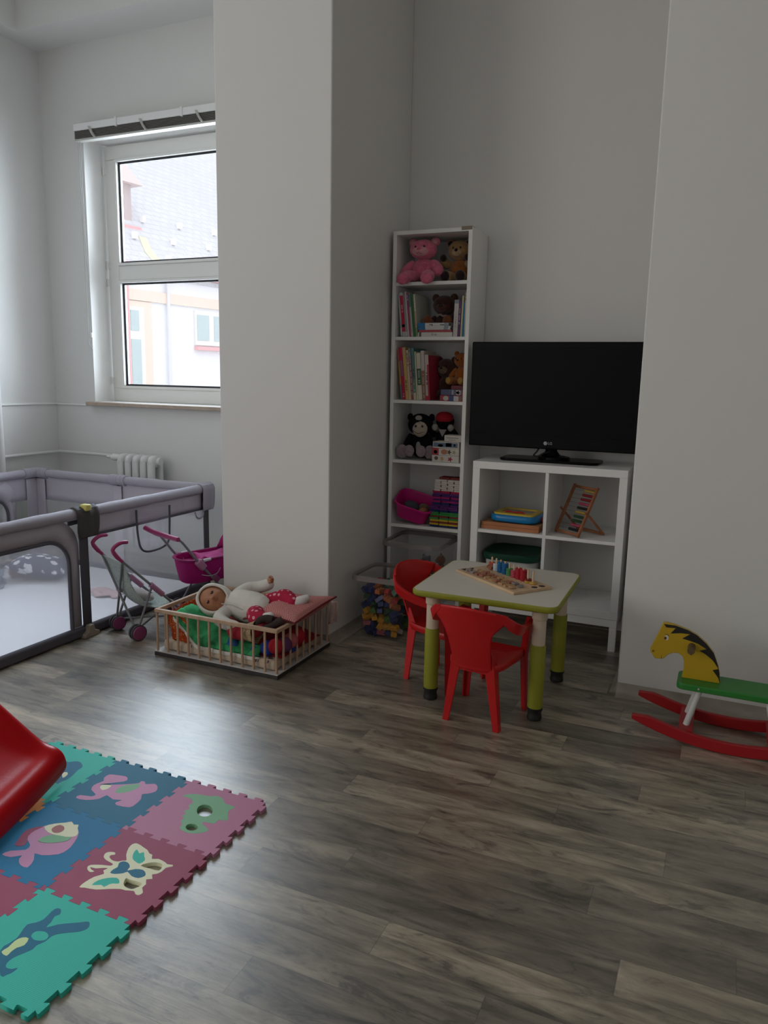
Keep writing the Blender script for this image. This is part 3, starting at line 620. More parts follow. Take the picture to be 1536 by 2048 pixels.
for pts in ([(.60, .35), (.68, .2), (.74, .55), (.70, .75), (.63, .62)], [(.86, .3), (.97, .25), (.99, .8), (.93, .85), (.88, .6)]):
    c = V((0, 0, 0)); P = [V(green(u, v)) + V((0, -.006, .003)) for u, v in pts]; b.poly(P)
obj('blue_patch', b, mat('blue_fleece', (.03, .13, .36), .9), g, solid=.003)
# orange spotted cloth in the left corner
def orange(s, t):
    a = s*1.7
    x = -2.374 + .012*t + (max(0, a-.7))*.165*(.6+.4*t) + .008*math.sin(s*20)
    y = 3.06 - min(a, .7)/.7*.285 + .006*math.sin(s*24 + t*5)
    z = .208 - .15*t*(.35 + .65*min(1, s*1.5)) + .01*math.sin(s*15)*(1-t)
    return (x + .02*t*(1-s), max(2.772, y + .01*t), max(.075, z))
single('spotted_cloth', MB().grid(40, 14, orange), dots('orange_spotted_cloth', (.50, .075, .015), (.72, .45, .22), 95, .26), 'orange cloth with tiny pale dots in the left corner of the crib', 'cloth', loc=(-2.36, 2.80, .06), solid=.006)
# pink gingham pillow draped over the right rail
M_ging = mat('pink_gingham', (.55, .20, .19), .9, .2)
def gingham(m):
    N = m.node_tree.nodes; L = m.node_tree.links; tc = N.new('ShaderNodeTexCoord'); ck = N.new('ShaderNodeTexChecker'); ck.inputs['Scale'].default_value = 190
    ck.inputs['Color1'].default_value = (.62, .34, .31, 1); ck.inputs['Color2'].default_value = (.46, .10, .10, 1); L.new(tc.outputs['Object'], ck.inputs[0]); L.new(ck.outputs[0], N['Principled BSDF'].inputs['Base Color'])
gingham(M_ging)
PT = Matrix.Translation((-1.822, 3.03, .198)) @ Matrix.Rotation(R(-4), 4, 'Z') @ Matrix.Rotation(R(-6), 4, 'Y') @ Matrix.Rotation(R(3), 4, 'X')
gp = single('gingham_pillow', pillow_mb(.29, .36, .085, 24, M=PT, wave=-.008), M_ging, 'pink gingham pillow with dark red piping lying over the right rail of the crib', 'pillow', loc=(-1.822, 3.03, .205))
ROOTM[gp.name] = Matrix.Translation(-V(gp.location))
ed = []
for k in range(48):
    a = k/48*4; s_ = a % 1; e = int(a)
    u, v = ((-1+2*s_, -1), (1, -1+2*s_), (1-2*s_, 1), (-1, 1-2*s_))[e]
    wv = -.008*math.sin(u*2.6 + v*1.4)
    ed.append(PT @ V((u*.145*(1-.09*(1-v*v)*(u*u)), v*.18*(1-.09*(1-u*u)*(v*v)), .0425 + wv)))
obj('piping', MB().tube(ed, .0045, 6, closed=True), mat('dark_red_piping', (.16, .012, .02), .8), gp)
b = MB(); b.grid(10, 12, lambda s, t: (-1.732 + .045*s + .004*math.sin(s*12+t*5), 3.242 + .006*math.sin(s*9 + t*3), .232 - .125*t*(1 - .25*s*t) + .006*math.sin(s*14)*t))
single('wash_cloth', b, mat('pale_pink_flannel', (.66, .48, .44), .95, .2, bump=.4, bs=80), 'pale pink flannel cloth hanging over the back right corner of the crib', 'cloth', loc=(-1.71, 3.242, .11), solid=.004)

# ---- the doll
M_skin = mat('doll_skin_vinyl', (.40, .17, .085), .42, .45); M_flc = mat('white_doll_fleece', (.70, .68, .62), .95, .2, bump=.45, bs=55); M_leg = dots('raspberry_spotted_leggings', (.42, .02, .06), (.72, .36, .40), 38, .30); M_sock = mat('white_knit', (.72, .69, .67), .95, .2, bump=.6, bs=180)
dl = thing('baby_doll', 'baby doll in white hooded jacket and raspberry spotted leggings lying in the crib', 'doll', (-2.03, 2.96, .16))
Fw = V((.30, -.84, .45)).normalized(); U = V((-.95, -.18, .22)); U = (U - Fw*U.dot(Fw)).normalized(); Rt = Fw.cross(U)
HC = V((-2.178, 2.905, .262))
HM = Matrix(((Rt.x, -Fw.x, U.x, HC.x), (Rt.y, -Fw.y, U.y, HC.y), (Rt.z, -Fw.z, U.z, HC.z), (0, 0, 0, 1)))   # own axes: face looks to -y, crown to +z
def hd_r(d):
    d = d.normalized(); r = .069
    v = V((d.x*.92, d.y*.95, d.z*1.08)) * r
    if d.y < 0:
        v.y += -.006*math.exp(-((d.x/.22)**2 + ((d.z+.12)/.16)**2))*1.6      # nose swell
        for sx in (-1, 1): v.y += .0055*math.exp(-(((d.x-sx*.36)/.16)**2 + ((d.z-.10)/.11)**2))   # eye hollows
        for sx in (-1, 1): v += V((sx*.004, -.005, 0))*math.exp(-(((d.x-sx*.5)/.25)**2 + ((d.z+.30)/.22)**2))  # cheeks
        v.y += .003*math.exp(-((d.x/.25)**2 + ((d.z+.40)/.06)**2)) - .005*math.exp(-((d.x/.3)**2 + ((d.z+.66)/.16)**2))  # mouth, chin
    return v
b = MB()
b.grid(48, 32, lambda s, t: HM @ hd_r(V((math.sin(t*math.pi)*math.sin(s*2*math.pi), math.sin(t*math.pi)*math.cos(s*2*math.pi), -math.cos(t*math.pi)))))
hd = obj('head', b, M_skin, dl, smooth=80)
for sx in (-1, 1):
    obj('eye', MB().ell((sx*.0235, -.0595, .008), (.0085, .0045, .0075), n=14, m=8, M=HM), mat('dark_brown_eye', (.02, .008, .005), .15, .6), hd)
    obj('ear', MB().ell((sx*.064, -.002, -.006), (.008, .012, .018), n=12, m=8, M=HM), M_skin, hd)
    obj('eyelid', MB().ell((sx*.0235, -.0585, .0125), (.0115, .005, .0045), n=12, m=8, M=HM), M_skin, hd)
obj('nose', MB().ell((0, -.0725, -.010), (.008, .007, .007), n=12, m=8, M=HM), M_skin, hd)
M_lip = mat('doll_lips', (.36, .08, .05), .4)
obj('mouth', MB().tube([HM @ p for p in spline([(-.011, -.0655, -.0275), (0, -.0690, -.0285), (.011, -.0655, -.0275)], 4)], [.0016, .002, .0026, .0029, .0032, .003, .0026, .002, .0016], 8), M_lip, hd)
# hood: shell round the head, open in front
def hood(s, t):
    ph = s*2*math.pi; th = R(60 + 110*t)            # th measured from the face direction
    wv = 1 + .025*math.sin(ph*5)*(1-t)
    d = V((math.sin(th)*math.sin(ph), -math.cos(th), math.sin(th)*math.cos(ph)*1.02)); r = .0795*wv
    return HM @ V((d.x*.95*r, d.y*.98*r + .004, d.z*1.08*r))
hood_o = obj('hood', MB().grid(40, 14, hood), M_flc, dl, smooth=80, solid=.009)
obj('hood_hem', MB().tube([HM @ V((.0795*.95*math.sin(R(60))*math.sin(a), -.0795*.98*math.cos(R(60)) + .004, .0795*1.08*math.sin(R(60))*math.cos(a))) for a in [k*math.pi/16 for k in range(32)]], .0068, 8, closed=True), M_flc, hood_o)
def skin_body(name, chain, m, parent, extra=()):
    """one continuous surface grown over a branching chain of joints: [(index of parent, point, radius)]"""
    me = bpy.data.meshes.new(name); base = ROOTM[parent.name]
    me.from_pydata([base @ V(c[1]) for c in chain], [(c[0], i) for i, c in enumerate(chain) if c[0] is not None], [])
    o = bpy.data.objects.new(name, me); COL.objects.link(o); o.parent = parent; me.materials.append(m)
    o.modifiers.new('skin', 'SKIN')
    me.skin_vertices.new() if hasattr(me.skin_vertices, 'new') and not me.skin_vertices else None
    for i, c in enumerate(chain):
        rr = c[2] if isinstance(c[2], tuple) else (c[2], c[2]); me.skin_vertices[0].data[i].radius = rr
        me.skin_vertices[0].data[i].use_root = (i == 0)
    o.modifiers['skin'].use_smooth_shade = True
    d = o.modifiers.new('sub', 'SUBSURF'); d.levels = 2; d.render_levels = 2
    return o
def skin_ok(): pass
def tubebody(name, parts, m, parent, **k):
    b = MB()
    for P, r in parts:
        q = spline(P, 5); n = len(q); rr = [r[0] + 0*i for i in range(n)]
        for i in range(n):
            f = i/(n-1)*(len(r)-1); j = min(int(f), len(r)-2); rr[i] = r[j] + (r[j+1]-r[j])*(f-j)
        b.tube(q, rr, 16)
        b.ell(q[0], rr[0], n=16, m=8); b.ell(q[-1], rr[-1], n=16, m=8)
    o = obj(name, b, m, parent, smooth=80)
    d = o.modifiers.new('blend', 'REMESH'); d.mode = 'VOXEL'; d.voxel_size = k.get('vox', .005); d.use_smooth_shade = True
    d = o.modifiers.new('soft', 'SMOOTH'); d.factor = .5; d.iterations = k.get('it', 6)
    return o
tubebody('jacket', [([(-2.125, 2.925, .25), (-2.07, 2.95, .243), (-2.0, 2.955, .235), (-1.955, 2.95, .232)], [.046, .074, .080, .074]),
                    ([(-2.10, 2.99, .275), (-2.085, 3.05, .292), (-2.045, 3.085, .298), (-2.0, 3.10, .314)], [.036, .034, .031, .030]),
                    ([(-2.10, 2.87, .215), (-2.09, 2.82, .205), (-2.04, 2.80, .195), (-1.99, 2.80, .19)], [.034, .032, .029, .026])], M_flc, dl)
obj('jacket_zip', MB().tube(spline([(-2.112, 2.868, .262), (-2.06, 2.874, .262), (-2.0, 2.876, .248)], 5), .0022, 6), mat('grey_white_zip', (.5, .49, .46), .6), dl)
tubebody('leggings', [([(-1.985, 2.955, .235), (-1.945, 2.955, .233)], [.070, .066]),
                      ([(-1.95, 2.99, .245), (-1.895, 3.02, .268), (-1.855, 3.025, .285), (-1.80, 3.0, .277)], [.050, .046, .043, .033]),
                      ([(-1.95, 2.915, .225), (-1.915, 2.865, .232), (-1.895, 2.845, .232), (-1.855, 2.835, .235)], [.046, .043, .041, .032])], M_leg, dl)
tubebody('sock', [([(-1.805, 3.002, .277), (-1.785, 3.005, .276), (-1.765, 3.02, .286), (-1.748, 3.04, .296)], [.031, .028, .024, .017])], M_sock, dl, vox=.003, it=3)
tubebody('sock', [([(-1.858, 2.835, .236), (-1.835, 2.832, .246), (-1.815, 2.828, .256)], [.026, .024, .02])], M_sock, dl, vox=.003, it=3)
# raised hand: palm, four fingers and a thumb
hn = [([(-2.0, 3.10, .314), (-1.993, 3.10, .326), (-1.985, 3.10, .340)], [.016, .019, .016])]
for i, (dx, dz, ln) in enumerate(((-.009, .012, .013), (-.002, .015, .015), (.006, .013, .014), (.012, .008, .011))):
    p = V((-1.985 + dx*.8, 3.10 - .002*i, .343 + dz*.5)); hn.append(([p, p + V((.005 + dx*.2, -.006, ln*.6)), p + V((.011 + dx*.2, -.013, ln*.75))], [.0058, .0054, .0044]))
hn.append(([(-1.992, 3.092, .328), (-1.978, 3.078, .334), (-1.968, 3.070, .338)], [.0075, .006, .0046]))
tubebody('hand', hn, M_skin, dl, vox=.0016, it=2)
# rag doll in a checked skirt, legs up, in the front right corner
rg = thing('rag_doll', 'brown legged rag doll in red top and checked skirt at the crib front rail', 'doll', (-1.89, 2.82, .08))
tubebody('torso', [([(-1.99, 2.80, .165), (-1.93, 2.80, .165)], [.036, .036])], mat('crimson_cloth', (.34, .015, .03), .9, bump=.3, bs=60), rg)
def skirt(s, t):
    a = s*2*math.pi; r = .038 + .016*t + .004*math.sin(a*7)*t; return (-1.925 + .055*t, 2.805 + r*math.cos(a), .172 + r*math.sin(a) + .012*t)
obj('skirt', MB().grid(36, 6, skirt), dots('tan_checked_cloth', (.44, .33, .19), (.17, .12, .07), 120, .3, sq=True), rg, solid=.003)
tubebody('shorts', [([(-1.885, 2.805, .185), (-1.855, 2.81, .205)], [.036, .03])], mat('crimson_cloth', (.34, .015, .03), .9), rg)
M_brown = mat('dark_brown_cloth', (.035, .022, .018), .9, bump=.3, bs=80)
obj('leg', MB().tube(spline([(-1.87, 2.80, .215), (-1.85, 2.80, .242), (-1.815, 2.806, .253), (-1.79, 2.81, .25)], 4), .0165, 12), M_brown, rg)
obj('leg', MB().tube(spline([(-1.845, 2.80, .20), (-1.80, 2.80, .218), (-1.765, 2.81, .24), (-1.747, 2.82, .25)], 4), [.016]*8+[.018]*5, 12), M_brown, rg)
# stuffed caterpillar of coloured balls in the right corner
ct = thing('plush_caterpillar', 'stuffed blue red and purple caterpillar toy in the front right corner of the crib', 'soft toy', (-1.77, 2.86, .074))
for c, r, m in (((-1.815, 2.808, .112), .036, ('blue_cloth', (.02, .05, .30))), ((-1.772, 2.806, .128), .036, ('red_cloth', (.42, .015, .03))), ((-1.752, 2.845, .125), .036, ('plum_cloth', (.13, .04, .11))), ((-1.752, 2.90, .128), .036, ('rose_cloth', (.48, .12, .13))), ((-1.753, 2.955, .132), .040, ('red_cloth', (.42, .015, .03)))):
    obj('body_ball', MB().ell(c, r, n=18, m=12), mat(m[0], m[1], .85, .25, bump=.3, bs=60), ct)
obj('foot', MB().ell((-1.748, 2.90, .088), (.02, .034, .014), n=14, m=8), mat('blue_cloth', (.02, .05, .30), .85), ct)
# ------------------------------------------------------------------ tall narrow bookcase
M_lam = M_white
bx0, bx1, by0, by1, bt = -1.719, -1.277, 3.91, 4.185, 2.100
bc = thing('bookcase', 'tall narrow white bookcase with six open compartments in the niche corner', 'bookcase', (-1.498, 4.05, 0))
obj('side_panel', MB().box(bx0, bx0+.021, by0, by1, 0, bt), M_lam, bc, bevel=.0012); obj('side_panel', MB().box(bx1-.021, bx1, by0, by1, 0, bt), M_lam, bc, bevel=.0012)
obj('top_panel', MB().box(bx0+.021, bx1-.021, by0+.001, by1, bt-.02, bt), M_lam, bc, bevel=.001)
obj('back_panel', MB().box(bx0+.02, bx1-.02, by1-.006, by1-.001, .05, bt-.01), M_lam, bc, smooth=0)
SH = [1.837, 1.551, 1.212, .881, .516, .075]
for z in SH: obj('shelf', MB().box(bx0+.021, bx1-.021, by0+.002, by1-.006, z-.018, z), M_lam, bc, bevel=.001)
obj('plinth', MB().box(bx0+.021, bx1-.021, by0+.01, by0+.026, .0, .057), M_lam, bc)
obj('edge_tape', MB().box(-1.337, -1.279, by0-.002, by0+.05, bt-.014, bt+.004), mat('brown_parcel_tape', (.22, .165, .11), .4), bc, bevel=.002)
xi0, xi1 = bx0+.021, bx1-.021
M_page = mat('book_pages', (.66, .62, .54), .9, .1)
def book(x, z, th, h, dp, lean, col, name='book', y0=3.935, label='', group=None, bands=(), rough=.45, cat='book'):
    """standing book, spine to the front; x = left foot of the spine, lean in degrees to the left"""
    t = thing(name, label, cat, (x, y0, z), group, (0, R(-lean), 0), world=False)
    m = mat('cover_%02x%02x%02x' % tuple(int(c*255) for c in col), col, rough, .4)
    b = MB(); c = .0016
    b.loft([[(0, .0, k), (.0, dp, k), (c, dp, k), (c, .003, k), (th-c, .003, k), (th-c, dp, k), (th, dp, k), (th, 0, k), (th*.5, -.0015, k)] for k in (0.0005, h)])
    obj('cover', b, m, t, smooth=30)
    obj('pages', MB().box(c+.0003, th-c-.0003, .0035, dp-.004, .003, h-.003), M_page, t, smooth=0)
    for i, (a, e, cc) in enumerate(bands):
        obj('spine_band', MB().box(.0004, th-.0004, -.0022, -.0008, h*a, h*e), mat('print_%02x%02x%02x' % tuple(int(q*255) for q in cc), cc, .5, .3), t, smooth=0)
    return t
def marks(t, th, h, a, e, n, cc, y=-.0026, w=.45):
    """illegible title marks down a spine"""
    b = MB(); st_ = (e-a)*h/n
    for i in range(n):
        if (i*7) % 5 == 4: continue
        b.box(th*(.5-w/2), th*(.5+w/2), y, y+.0006, h*a + i*st_, h*a + i*st_ + st_*.62)
    obj('title', b, mat('print_%02x%02x%02x' % tuple(int(q*255) for q in cc), cc, .5, .3), t, smooth=0)
G2, G3 = 'books leaning on the second shelf', 'books leaning on the third shelf'
wh, gy, gn = (.62, .60, .57), (.42, .42, .43), (.045, .14, .04)
x = -1.672; z = SH[1]
for th, h, col, lab, bands, mk in (
    (.0095, .232, (.40, .42, .46), 'thin grey blue book, first on the left of the second shelf', ((.04, .2, (.6, .58, .56)),), None),
    (.0175, .236, (.50, .52, .52), 'book with a bright pink red spine stripe on the second shelf', ((.12, .93, (.58, .02, .07)), (.22, .28, (.25, .22, .25))), ((.55, .75, 8), (.7, .4, .4))),
    (.010, .234, (.30, .31, .33), 'grey spined book right of the pink red one on the second shelf', ((.02, .12, (.6, .58, .56)),), None),
    (.008, .240, (.66, .52, .55), 'thin pale pink book in the leaning row of the second shelf', (), None),
    (.010, .230, (.36, .06, .12), 'crimson book with small pale marks at its top on the second shelf', ((.86, .97, (.2, .12, .3)),), ((.84, .97, 5), (.7, .6, .5))),
    (.0105, .228, (.40, .44, .42), 'pale grey green book beside the dark green one on the second shelf', ((.7, .99, (.10, .2, .22)), (.02, .1, (.55, .55, .5))), None),
    (.014, .229, gn, 'dark green book, second from the right of the leaning row on the second shelf', (), None),
    (.0105, .226, (.54, .53, .45), 'pale book with white lettering marks and green foot leaning rightmost on the second shelf', ((.02, .22, (.2, .3, .15)), (.25, .6, (.5, .38, .26))), ((.6, .95, 12), (.85, .83, .75)))):
    t = book(x, z, th, h, .20, 6.2, col, label=lab, group=G2, bands=bands)
    if mk: marks(t, th, h, *mk[0], mk[1])
    x += th + .0013
# lying stack
def lying(x0, x1, z0, th, dp, col, label, y0=3.932, bands=(), group='books lying on the second shelf', name='book', rz=0):
    t = thing(name, label, 'book', ((x0+x1)/2, y0, z0), group, (0, 0, rz), world=False); w = (x1-x0)/2; c = .0016
    m = mat('cover_%02x%02x%02x' % tuple(int(q*255) for q in col), col, .45, .4); b = MB()
    b.box(-w, w, 0, dp, 0, c); b.box(-w, w, 0, dp, th-c, th); b.box(-w, w, -.001, .002, c, th-c); obj('cover', b, m, t, smooth=0)
    obj('pages', MB().box(-w+.003, w-.003, .0025, dp-.003, c+.0002, th-c-.0002), M_page, t, smooth=0)
    for a, e, cc in bands: obj('spine_band', MB().box(-w + 2*w*a, -w + 2*w*e, -.0026, -.0012, .0006, th-.0006), mat('print_%02x%02x%02x' % tuple(int(q*255) for q in cc), cc, .5, .3), t, smooth=0)
    return t
xs = -1.572
wb = lying(xs, -1.376, z+.0005, .024, .17, (.66, .63, .58), 'thick white book with large letters on its spine, bottom of the lying stack', bands=((.04, .1, (.12, .12, .12)),))
text('title', 'Sl va', .017, Matrix.Translation((-.005, -.0014, .012)) @ Matrix.Rotation(R(90), 4, 'X'), mat('print_grey', (.2, .19, .19), .5), wb)
lying(xs+.005, -1.382, z+.0255, .011, .165, (.44, .06, .08), 'thin red book lying on the thick white one, second shelf')
zz = z + .0375
for i, lab in enumerate(('thin white book with blue spine end, lowest of three lying on the red one', 'thin white book with blue spine end, middle of three lying on the red one', 'white book with blue spine end and small pictures on top of the lying stack')):
    th = (.009, .009, .0165)[i]; t = lying(xs+.002-.002*i, -1.389+.003*i, zz, th, .16, (.66, .65, .65), lab, bands=((0, .22, (.02, .17, .42)), (.8, .93, (.32, .36, .42))) + (((.93, 1, (.03, .03, .03)),) if i == 2 else ()))
    if i == 2:
        b = MB(); b.box(-.03, -.012, -.0014, -.0006, .006, .010); b.prism([(-.018, .002), (-.008, .002), (-.012, .011)], 'y', -.0014, -.0006); b.prism([(.035, .004), (.058, .004), (.064, .009), (.03, .009)], 'y', -.0014, -.0006); obj('pictures', b, mat('print_dark', (.14, .1, .1), .5), t, smooth=0)
    zz += th + .0006
GR = 'books upright at the right of the second shelf'
x = -1.374; z += .0008
t = book(x, z, .0245, .190, .17, -1.5, (.56, .51, .49), label='grey white book with a grey blue top, leftmost upright book right of the lying stack', group=GR, bands=((.90, .995, (.26, .31, .36)),)); marks(t, .0245, .19, .25, .55, 9, (.3, .25, .25), w=.2)
t = book(x+.0262, z, .0125, .184, .17, -1.5, (.10, .03, .13), label='dark purple book with pale title at the right of the second shelf', group=GR); marks(t, .0125, .184, .35, .8, 12, (.5, .42, .5))
t = book(x+.041, z, .009, .21, .17, -1.5, (.62, .56, .38), label='tall pale cream book right of the purple one on the second shelf', group=GR)
t = book(x+.052, z, .0085, .178, .17, -1.0, (.02, .20, .34), label='teal blue book against the right side of the second shelf', group=GR)
t = book(x+.062, z, .007, .226, .17, 0, (.60, .58, .52), label='tallest thin white book in the right corner of the second shelf', group=GR)
marks(t, .007, .226, .82, .97, 5, (.08, .08, .08))
# third shelf
x = -1.664; z = SH[2] + .0002
for th, h, ln, col, lab, bands, mk in (
    (.009, .275, 6.3, (.48, .26, .05), 'orange and grey book, first on the left of the third shelf', ((.0, .3, (.16, .2, .22)), (.75, .99, (.4, .1, .12))), None),
    (.0175, .285, 6.2, (.50, .015, .075), 'large deep pink book in the leaning row of the third shelf', ((.45, .75, (.32, .12, .2)),), ((.05, .12, 4), (.7, .4, .5))),
    (.0185, .284, 6.0, (.62, .40, .13), 'orange yellow book right of the deep pink one on the third shelf', ((.86, .99, (.62, .38, .24)),), ((.18, .38, 12), (.15, .09, .03))),
    (.013, .270, 5.8, (.62, .50, .36), 'cream book with dark title at its top on the third shelf', (), ((.68, .95, 10), (.12, .1, .08))),
    (.0125, .283, 5.6, (.30, .27, .26), 'grey and maroon striped book in the leaning row of the third shelf', ((.12, .8, (.30, .08, .10)), (.0, .1, (.32, .12, .08)), (.82, 1, (.16, .2, .23))), ((.12, .98, 34), (.55, .5, .45))),
    (.0155, .281, 5.3, (.10, .22, .22), 'teal spined book with dark title on the third shelf', ((.0, .14, (.6, .52, .4)), (.14, .4, (.3, .38, .32))), ((.14, .6, 20), (.03, .06, .05))),
    (.008, .262, 5.0, (.60, .58, .38), 'thin pale yellow green book on the third shelf', (), None),
    (.0235, .254, 4.7, (.62, .58, .47), 'cream book with a dark green label on its spine on the third shelf', ((.32, .67, (.05, .12, .06)),), ((.36, .64, 7), (.4, .45, .38))),
    (.019, .266, 4.4, (.55, .47, .43), 'pale book with brown mottled lower spine on the third shelf', ((.0, .6, (.30, .15, .11)),), ((.05, .55, 14), (.45, .36, .3))),
    (.021, .245, 4.0, (.56, .46, .42), 'white and red spined book, last of the leaning row on the third shelf', ((.0, .1, (.45, .02, .05)),), ((.35, .62, 9), (.1, .05, .06)))):
    t = book(x, z, th, h, .19, ln, col, label=lab, group=G3, bands=bands)
    if mk: marks(t, th, h, *mk[0], mk[1])
    if col == (.56, .46, .42):
        obj('red_board', MB().box(th, th+.0016, 0, .19, .002, .242), mat('cover_red', (.36, .02, .05), .45), t); obj('red_stripe', MB().box(th*.62, th, -.0026, -.001, .24*.1, .24*.8), mat('print_red', (.42, .03, .06), .5), t)
    x += th + .0014
# boxes on the third shelf
def boxx(name, x0, x1, y0, y1, z0, z1, col, label, cat='box', group=None, prints=()):
    t = thing(name, label, cat, ((x0+x1)/2, (y0+y1)/2, z0), group)
    obj('carton', MB().box(x0, x1, y0, y1, z0+.0004, z1), mat('carton_%02x%02x%02x' % tuple(int(q*255) for q in col), col, .45, .4), t, bevel=.0012)
    for shp, cc in prints:
        b = MB()
        b.prism([(x0 + (x1-x0)*u, z0 + (z1-z0)*v) for u, v in shp], 'y', y0-.0012, y0+.0005); obj('print', b, mat('print_%02x%02x%02x' % tuple(int(q*255) for q in cc), cc, .5, .3), t, smooth=0)
    return t
rc = lambda a, b_, c, d: [(a, b_), (c, b_), (c, d), (a, d)]
ov = lambda a, b_, c, d, n=14: [(a + c*math.cos(2*math.pi*i/n), b_ + d*math.sin(2*math.pi*i/n)) for i in range(n)]
flw = lambda a, b_, r, w_: [(a + w_*r*(1 + .45*math.cos(5*q))*math.cos(q), b_ + r*(1 + .45*math.cos(5*q))*math.sin(q)) for q in [2*math.pi*i/30 for i in range(30)]]
boxx('game_box', -1.432, -1.305, 3.925, 4.02, z, z+.031, (.36, .05, .08), 'small red and navy game box, lower one at the right front of the third shelf', prints=((rc(.42, 0, .62, 1), (.06, .08, .2)), (ov(.27, .5, .12, .42), (.5, .5, .42)), (rc(.62, .05, .84, .9), (.55, .52, .5)), (ov(.92, .5, .07, .4), (.25, .15, .13))))
boxx('game_box', -1.430, -1.303, 3.93, 4.02, z+.0316, z+.062, (.10, .11, .20), 'small navy game box with a round red picture on the third shelf', prints=((rc(.5, .1, .58, .95), (.32, .34, .42)), (ov(.78, .5, .14, .45), (.55, .48, .44)), (flw(.76, .5, .26, .4), (.4, .04, .06)), (rc(.94, 0, 1, 1), (.36, .05, .08))))
boxx('game_box', -1.412, -1.300, 4.045, 4.16, z, z+.083, (.38, .09, .12), 'red box behind the small game boxes on the third shelf')
plush('plush_bear', 'orange plush bear sitting on the red box on the third shelf', 'soft toy', (-1.368, 4.092, z+.0835), .19, fur('orange_fur', (.46, .13, .015)), fur('orange_fur', (.46, .13, .015)), M_blackeye, R(-12), parts=fur('yellow_sole', (.55, .33, .07)))
plush('plush_monkey', 'dark brown plush monkey with a tan face behind the books on the third shelf', 'soft toy', (-1.465, 4.115, z), .245, fur('dark_brown_fur', (.075, .024, .016)), fur('tan_face', (.20, .13, .09)), M_blackeye, R(-8), parts=fur('tan_face', (.20, .13, .09)))
# first shelf: pink bear and fox; second shelf: brown bear
def bigbear(name, label, loc, s, body, face, sole, rz=0, arms='down', ears=None, drop=.0, limb=None, paw=None, spread=1.0):
    t = thing(name, label, 'soft toy', (loc[0], loc[1], loc[2]+.032*s), None, (0, 0, rz), world=False); limb = limb or body
    b = MB(); b.ell((0, 0, .27*s), (.245*s, .2*s, .275*s)); obj('torso', b, body, t)
    h = obj('head', MB().ell((0, -.05*s, .72*s), (.27*s, .22*s, .225*s), e=.95), body, t)
    for q in (-1, 1):
        e_ = obj('ear', MB().ell((q*.225*s, -.02*s, .89*s), (.095*s, .05*s, .095*s), n=16, m=10), body, h); obj('inner_ear', MB().ell((q*.225*s, -.055*s, .885*s), (.062*s, .03*s, .062*s), n=14, m=8), ears or face, h)
        obj('eye', MB().ell((q*.085*s, -.245*s, .755*s), (.026*s, .02*s, .034*s), n=12, m=8), M_blackeye, h)
        if arms == 'down': P = [(q*.18*s, -.03*s, .45*s), (q*.31*s, -.08*s, .29*s), (q*.35*s, -.17*s, .12*s)]
        else: P = [(q*.19*s, -.05*s, .42*s), (q*.31*s, -.16*s, .42*s), (q*.30*s, -.26*s, .52*s)]
        a_ = obj('arm', MB().tube(spline(P, 4), [.07*s, .085*s, .095*s, .10*s, .105*s, .105*s, .10*s, .09*s, .05*s], 14), limb, t)
        if paw: obj('paw_pad', MB().ell((q*.295*s, -.315*s, .53*s), (.085*s, .05*s, .085*s), n=14, m=8), paw, a_)
        L_ = spline([(q*.12*s*spread, -.08*s, .10*s), (q*.2*s*spread, -.30*s, .10*s), (q*.24*s*spread, -.47*s, (.10-drop)*s)], 4)
        l_ = obj('leg', MB().tube(L_, [.10*s, .115*s, .125*s, .13*s, .13*s, .125*s, .125*s, .13*s, .10*s], 14), limb, t)
        obj('sole', MB().ell((q*.245*s*spread, -.50*s, (.10-drop)*s), (.115*s, .06*s, .125*s), n=16, m=10), sole, l_)
    mz = obj('muzzle', MB().ell((0, -.225*s, .655*s), ((.165 if drop > .05 else .135)*s, .085*s, (.11 if drop > .05 else .095)*s), n=18, m=12), face, h)
    return t, h
M_pk = fur('pink_fur', (.70, .15, .25)); M_pk2 = fur('pale_pink_fur', (.72, .33, .36))
t, h = bigbear('plush_bear', 'large pink teddy bear with dangling feet at the left of the top shelf', (-1.575, 4.005, SH[0]), .268, M_pk, M_pk2, M_pk, arms='down', drop=.09)
s = .268; t.scale = (1.05, 1.04, .86)
obj('nose', MB().ell((0, -.30*s, .705*s), (.05*s, .03*s, .036*s), n=12, m=8), M_pk, h)
obj('mouth_stitch', MB().tube(spline([(-.06*s, -.292*s, .605*s), (-.03*s, -.305*s, .595*s), (0, -.312*s, .625*s), (.03*s, -.305*s, .595*s), (.06*s, -.292*s, .605*s)], 4), .0012, 6), mat('maroon_thread', (.2, .02, .04), .8), h)
b = MB()
for k in range(9): b.tube([(.045*s + .012*(k % 3)*.8 - .004, -.2*s + .004*abs((k % 3)-1), .36*s - .009*(k//3)), (.045*s + .012*(k % 3)*.8 + .003, -.2*s + .004*abs((k % 3)-1) - .0005, .36*s - .009*(k//3) + .005)], .0009, 5)
obj('embroidery', b, mat('maroon_thread', (.2, .02, .04), .8), t)
M_fox = fur('ginger_fur', (.36, .12, .03)); M_tan = fur('golden_tan_fur', (.42, .24, .09)); M_dk = fur('very_dark_brown_fur', (.022, .011, .009))
t, h = bigbear('plush_fox', 'ginger and tan plush fox with dark paws raised at the right of the top shelf', (-1.400, 4.085, SH[0]), .232, M_fox, fur('pale_tan_fur', (.52, .36, .2)), M_dk, arms='up', ears=M_dk, limb=M_tan, paw=M_dk, spread=.75)
s = .232; obj('nose', MB().ell((.0, -.30*s, .70*s), (.04*s, .03*s, .04*s), n=12, m=8), M_dk, h)
h.data = h.data.copy(); h.data.materials[0] = M_tan
